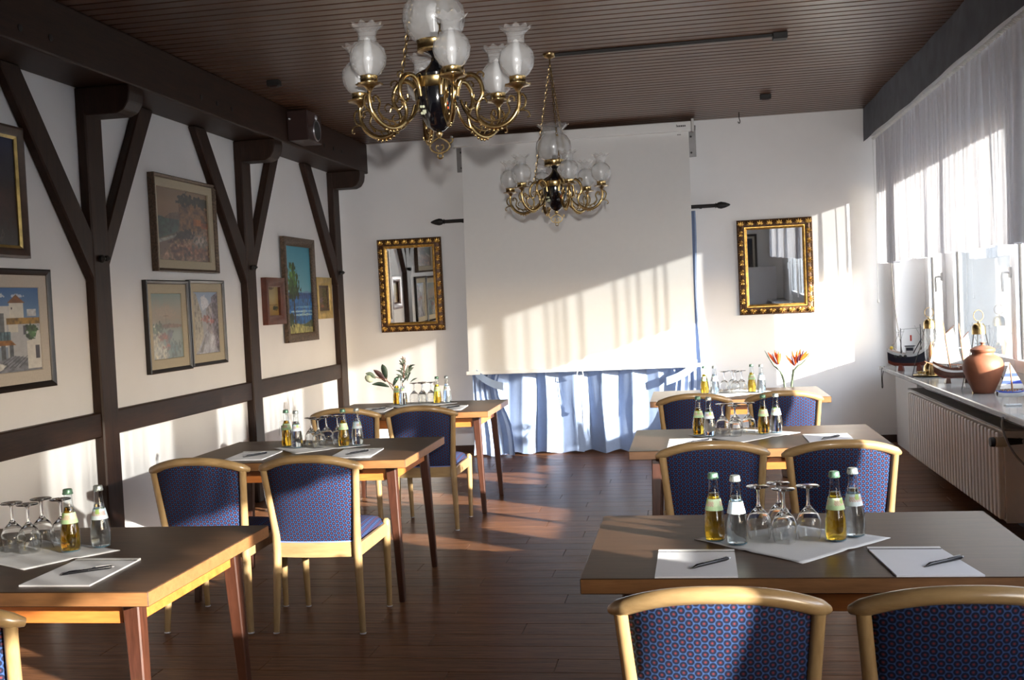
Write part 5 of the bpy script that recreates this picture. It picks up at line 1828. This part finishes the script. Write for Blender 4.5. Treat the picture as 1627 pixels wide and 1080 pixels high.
# brass lantern on a tray
tr = thing('brass_tray', 'round dark brass tray holding the lantern and small cups', 'tray', (1.86, 8.93, ZS))
obj('plate', G().lathe([(0.06, 0.0), (0.10, 0.003), (0.118, 0.012), (0.121, 0.014), (0.116, 0.012), (0.098, 0.006), (0.001, 0.005)], 36).mesh('plate', 'brass_dark', 50), tr)
obj('rim', G().tube([(0.120*math.cos(a), 0.120*math.sin(a), 0.014) for a in np.linspace(0, 2*PI, 40, endpoint=False)], 0.003, 6, closed=True).mesh('rim', 'brass', 60), tr)
lt = thing('brass_lantern', 'brass bell-topped lantern with a ring on the tray', 'lantern', (1.875, 8.945, ZS+0.0055))
obj('bell_cap', G().lathe([(0.046, 0.37), (0.046, 0.375), (0.045, 0.40), (0.042, 0.425), (0.030, 0.442), (0.008, 0.449), (0.005, 0.46), (0.001, 0.461)], 24).mesh('bell_cap', 'brass', 50), lt)
obj('ring', G().tube([(0.034*math.sin(a), 0, 0.495+0.036*math.cos(a)*(1.1 if math.cos(a) > 0 else 1)) for a in np.linspace(0, 2*PI, 22, endpoint=False)], 0.003, 6, closed=True).mesh('ring', 'brass_dark', 60), lt)
for k in range(3):
    a = math.radians((195, 330, 75)[k])
    obj('strut', G().tube(catmull([(0.042*math.cos(a), 0.042*math.sin(a), 0.375), (0.062*math.cos(a), 0.062*math.sin(a), 0.28), (0.115*math.cos(a), 0.115*math.sin(a), 0.14), (0.155*math.cos(a), 0.155*math.sin(a), 0.0)], 6), 0.003, 6).mesh('strut', 'iron_black', 60), lt)
obj('chimney', G().lathe([(0.034, 0.10), (0.042, 0.16), (0.042, 0.26), (0.034, 0.37)], 24, closed_ends=False).mesh('chimney', 'clear_glass', 60), lt)
obj('font', G().lathe([(0.050, 0.0), (0.055, 0.005), (0.056, 0.04), (0.050, 0.075), (0.036, 0.095), (0.036, 0.102)], 24).mesh('font', 'brass', 50), lt)
pp = thing('brass_shaker', 'slim brass and glass shaker standing before the lantern', 'shaker', (1.862, 8.855, ZS+0.006))
obj('body', G().lathe([(0.020, 0), (0.022, 0.004), (0.020, 0.06), (0.012, 0.10), (0.018, 0.15)], 16).mesh('body', 'brass_dark', 50), pp)
obj('cap', G().lathe([(0.019, 0.15), (0.023, 0.17), (0.022, 0.215), (0.012, 0.245), (0.005, 0.252), (0.006, 0.262), (0.001, 0.268)], 16).mesh('cap', 'mast_wood', 50), pp)
for k, (dx, dy) in enumerate(((-0.075, -0.02), (-0.05, -0.06), (-0.065, 0.035))):
    cpp = thing('shot_glass', 'tiny gold-rimmed cup on the brass tray, %s' % ['left one', 'front one', 'rear one'][k], 'cup', (1.86+dx, 8.93+dy, ZS+0.0056), 0, 'tiny cups on the tray')
    obj('body', G().lathe([(0.011, 0), (0.014, 0.002), (0.017, 0.035), (0.0155, 0.035), (0.013, 0.004), (0.001, 0.004)], 16).mesh('body', 'clear_glass', 50), cpp)
    obj('gold_band', G().lathe([(0.0155, 0.020), (0.0172, 0.022), (0.0178, 0.034), (0.0166, 0.035)], 16, closed_ends=False).mesh('gold_band', 'brass', 50), cpp)

# two-masted sailing ship
s2 = thing('model_sailing_ship', 'dark wooden model ship with two masts and white sails', 'model boat', (1.905, 8.26, ZS), 0.0)
rows = hull(0.30, 0.085, 0.075, 0.4, z0=0.035)
rows = [[(-x, y, z) for x, y, z in r] for r in rows]
obj('hull', strip_mat(rows, (0.35, 0.75, 0.86), ['hull_red', 'ship_wood', 'hull_white', 'ship_wood'], 'hull'), s2)
obj('deck', G().grid([[(r[0][0], r[0][1]*0.95, r[0][2]-0.008), (r[-1][0], r[-1][1]*0.95, r[-1][2]-0.008)] for r in rows]).mesh('deck', 'mast_wood', None, fix=False), s2)
for xx in (-0.06, 0.07):
    obj('stand', bevel(G().prism([(xx-0.02, 0.0), (xx+0.02, 0.0), (xx+0.012, 0.042), (xx-0.012, 0.042)], -0.03, 0.03).mesh('stand', 'ship_wood'), 0.002), s2)
obj('cabin', bevel(G().box(0.02, 0.10, -0.026, 0.026, 0.09, 0.125).mesh('cabin', 'ship_wood'), 0.002), s2)
obj('bowsprit', G().tube([(-0.13, 0, 0.125), (-0.215, 0, 0.165)], [0.005, 0.002], 6).mesh('bowsprit', 'mast_wood', 50), s2)
for x0, xt, h_, gz, gl_ in ((-0.035, -0.085, 0.48, 0.36, 0.065), (0.06, 0.028, 0.43, 0.31, 0.055)):
    mo = obj('mast', G().tube([(x0, 0, 0.09), (xt, 0, h_)], [0.0055, 0.0028], 8).mesh('mast', 'mast_wood', 50), s2)
    xm = x0+(xt-x0)*(gz-0.09)/(h_-0.09)
    obj('gaff', G().tube([(xm, 0, gz), (xm+gl_, 0, gz+0.06)], 0.003, 6).mesh('gaff', 'ship_wood', 50), mo)
    obj('boom', G().tube([(x0, 0, 0.135), (x0+0.075, 0, 0.13)], 0.003, 6).mesh('boom', 'mast_wood', 50), mo)
def sail(poly, name='sail'):
    g = G().prism(poly, -0.001, 0.001)
    return g.mesh(name, 'sail_cloth')
obj('sail', sail([(-0.045, 0.14), (-0.18, 0.155), (-0.085, 0.46)]), s2)
obj('sail', sail([(-0.036, 0.145), (0.045, 0.145), (-0.012, 0.40), (-0.068, 0.355)]), s2)
obj('sail', sail([(0.062, 0.145), (0.125, 0.15), (0.09, 0.36), (0.045, 0.305)]), s2)
g = G()
for k in range(9):
    z = 0.12+k*0.02
    g.tube([(0.058-0.002*k, -0.03+0.003*k, z), (0.072-0.004*k, -0.03+0.003*k, z)], 0.001, 4)
    g.tube([(-0.04-0.003*k, -0.032+0.003*k, z), (-0.024-0.005*k, -0.032+0.003*k, z)], 0.001, 4)
for a, b in (((-0.215, 0, 0.165), (-0.08, 0, 0.45)), ((0.03, 0, 0.41), (0.145, 0, 0.13)), ((-0.03, -0.035, 0.1), (-0.07, 0, 0.38)), ((0.065, -0.035, 0.1), (0.035, 0, 0.36))):
    g.tube([a, b], 0.001, 4)
obj('rigging', g.mesh('rigging', 'cord_dark'), s2)

# terracotta jar
jr = thing('terracotta_jar', 'round terracotta jar with a knobbed lid on the sill', 'jar', (1.889, 7.46, ZS))
obj('body', G().lathe([(0.060, 0.0), (0.064, 0.003), (0.080, 0.04), (0.106, 0.10), (0.124, 0.15), (0.127, 0.185), (0.116, 0.220), (0.090, 0.242), (0.070, 0.252), (0.066, 0.262), (0.072, 0.272)], 40).mesh('body', 'terracotta', 60), jr)
ld = obj('lid', G().lathe([(0.074, 0.270), (0.077, 0.274), (0.076, 0.288), (0.068, 0.294), (0.045, 0.306), (0.014, 0.313), (0.010, 0.317)], 36).mesh('lid', 'terracotta', 45), jr)
obj('knob', G().lathe([(0.010, 0.314), (0.009, 0.322), (0.017, 0.328), (0.017, 0.333), (0.001, 0.335)], 16).mesh('knob', 'terracotta', 50), ld)

# second lantern, behind the jar
dup(lt, (1.955, 7.80, ZS+0.0005), 0.2, 'brass bell-topped lantern behind the terracotta jar')

# striped sailing boat
sb = thing('model_sailboat', 'small white sailboat with blue striped sails on the sill', 'model boat', (1.845, 6.66, ZS), 0.0)
obj('base', bevel(G().box(-0.045, 0.045, -0.02, 0.02, 0, 0.01).mesh('base', 'hull_white'), 0.002), sb)
for xx in (-0.02, 0.022):
    obj('peg', G().tube([(xx, 0, 0.01), (xx, 0, 0.06)], 0.002, 6).mesh('peg', 'pen_silver', 50), sb)
rows = hull(0.17, 0.055, 0.034, 0.25, z0=0.05)
obj('hull', strip_mat(rows, (0.8,), ['hull_white', 'sail_blue'], 'hull'), sb)
obj('deck', G().grid([[(r[0][0], r[0][1]*0.95, r[0][2]-0.004), (r[-1][0], r[-1][1]*0.95, r[-1][2]-0.004)] for r in rows]).mesh('deck', 'hull_white', None, fix=False), sb)
obj('mast', G().tube([(0.0, 0, 0.08), (-0.012, 0, 0.25)], 0.003, 6).mesh('mast', 'mast_wood', 50), sb)
def tri_cut(xa, xb, xt, z0_, zt, za, zb):
    f = lambda z: (z-z0_)/(zt-z0_)
    return [(xa+(xt-xa)*f(za), za), (xb+(xt-xb)*f(za), za), (xb+(xt-xb)*f(zb), zb), (xa+(xt-xa)*f(zb), zb)]
bands = [(0.10, 0.128, 'hull_white'), (0.128, 0.148, 'sail_blue'), (0.148, 0.170, 'hull_white'), (0.170, 0.190, 'sail_blue'), (0.190, 0.238, 'hull_white')]
for (xa, xb, xt) in ((-0.07, -0.008, -0.016), (0.004, 0.07, -0.008)):
    so = None
    for za, zb, m in bands:
        me = G().prism(tri_cut(xa, xb, xt, 0.10, 0.245, za, zb), -0.001, 0.001).mesh('sail', m)
        if so is None:
            so = obj('sail', me, sb)
        else:
            obj('stripe', me, so)
obj('flag', G().box(-0.04, -0.012, -0.001, 0.001, 0.235, 0.255).mesh('flag', 'pen_silver'), sb)
g = G()
for k in range(6):
    g.ball((-0.05+k*0.02, -0.012 if k % 2 else 0.012, 0.09), 0.005, 6)
obj('deck_fittings', g.mesh('deck_fittings', 'mast_wood', 60), sb)
# cable below the sill
cb = thing('sill_cable', 'grey cable hanging down below the sill by the valve', 'cable', (1.69, 6.3, 0.70))
obj('cable', G().tube(catmull([(0, 0, 0.0), (-0.008, -0.02, -0.06), (0.0, -0.12, -0.15), (0.02, -0.3, -0.22), (0.05, -0.6, -0.27)], 6), 0.006, 6).mesh('cable', 'radiator_top', 60), cb)
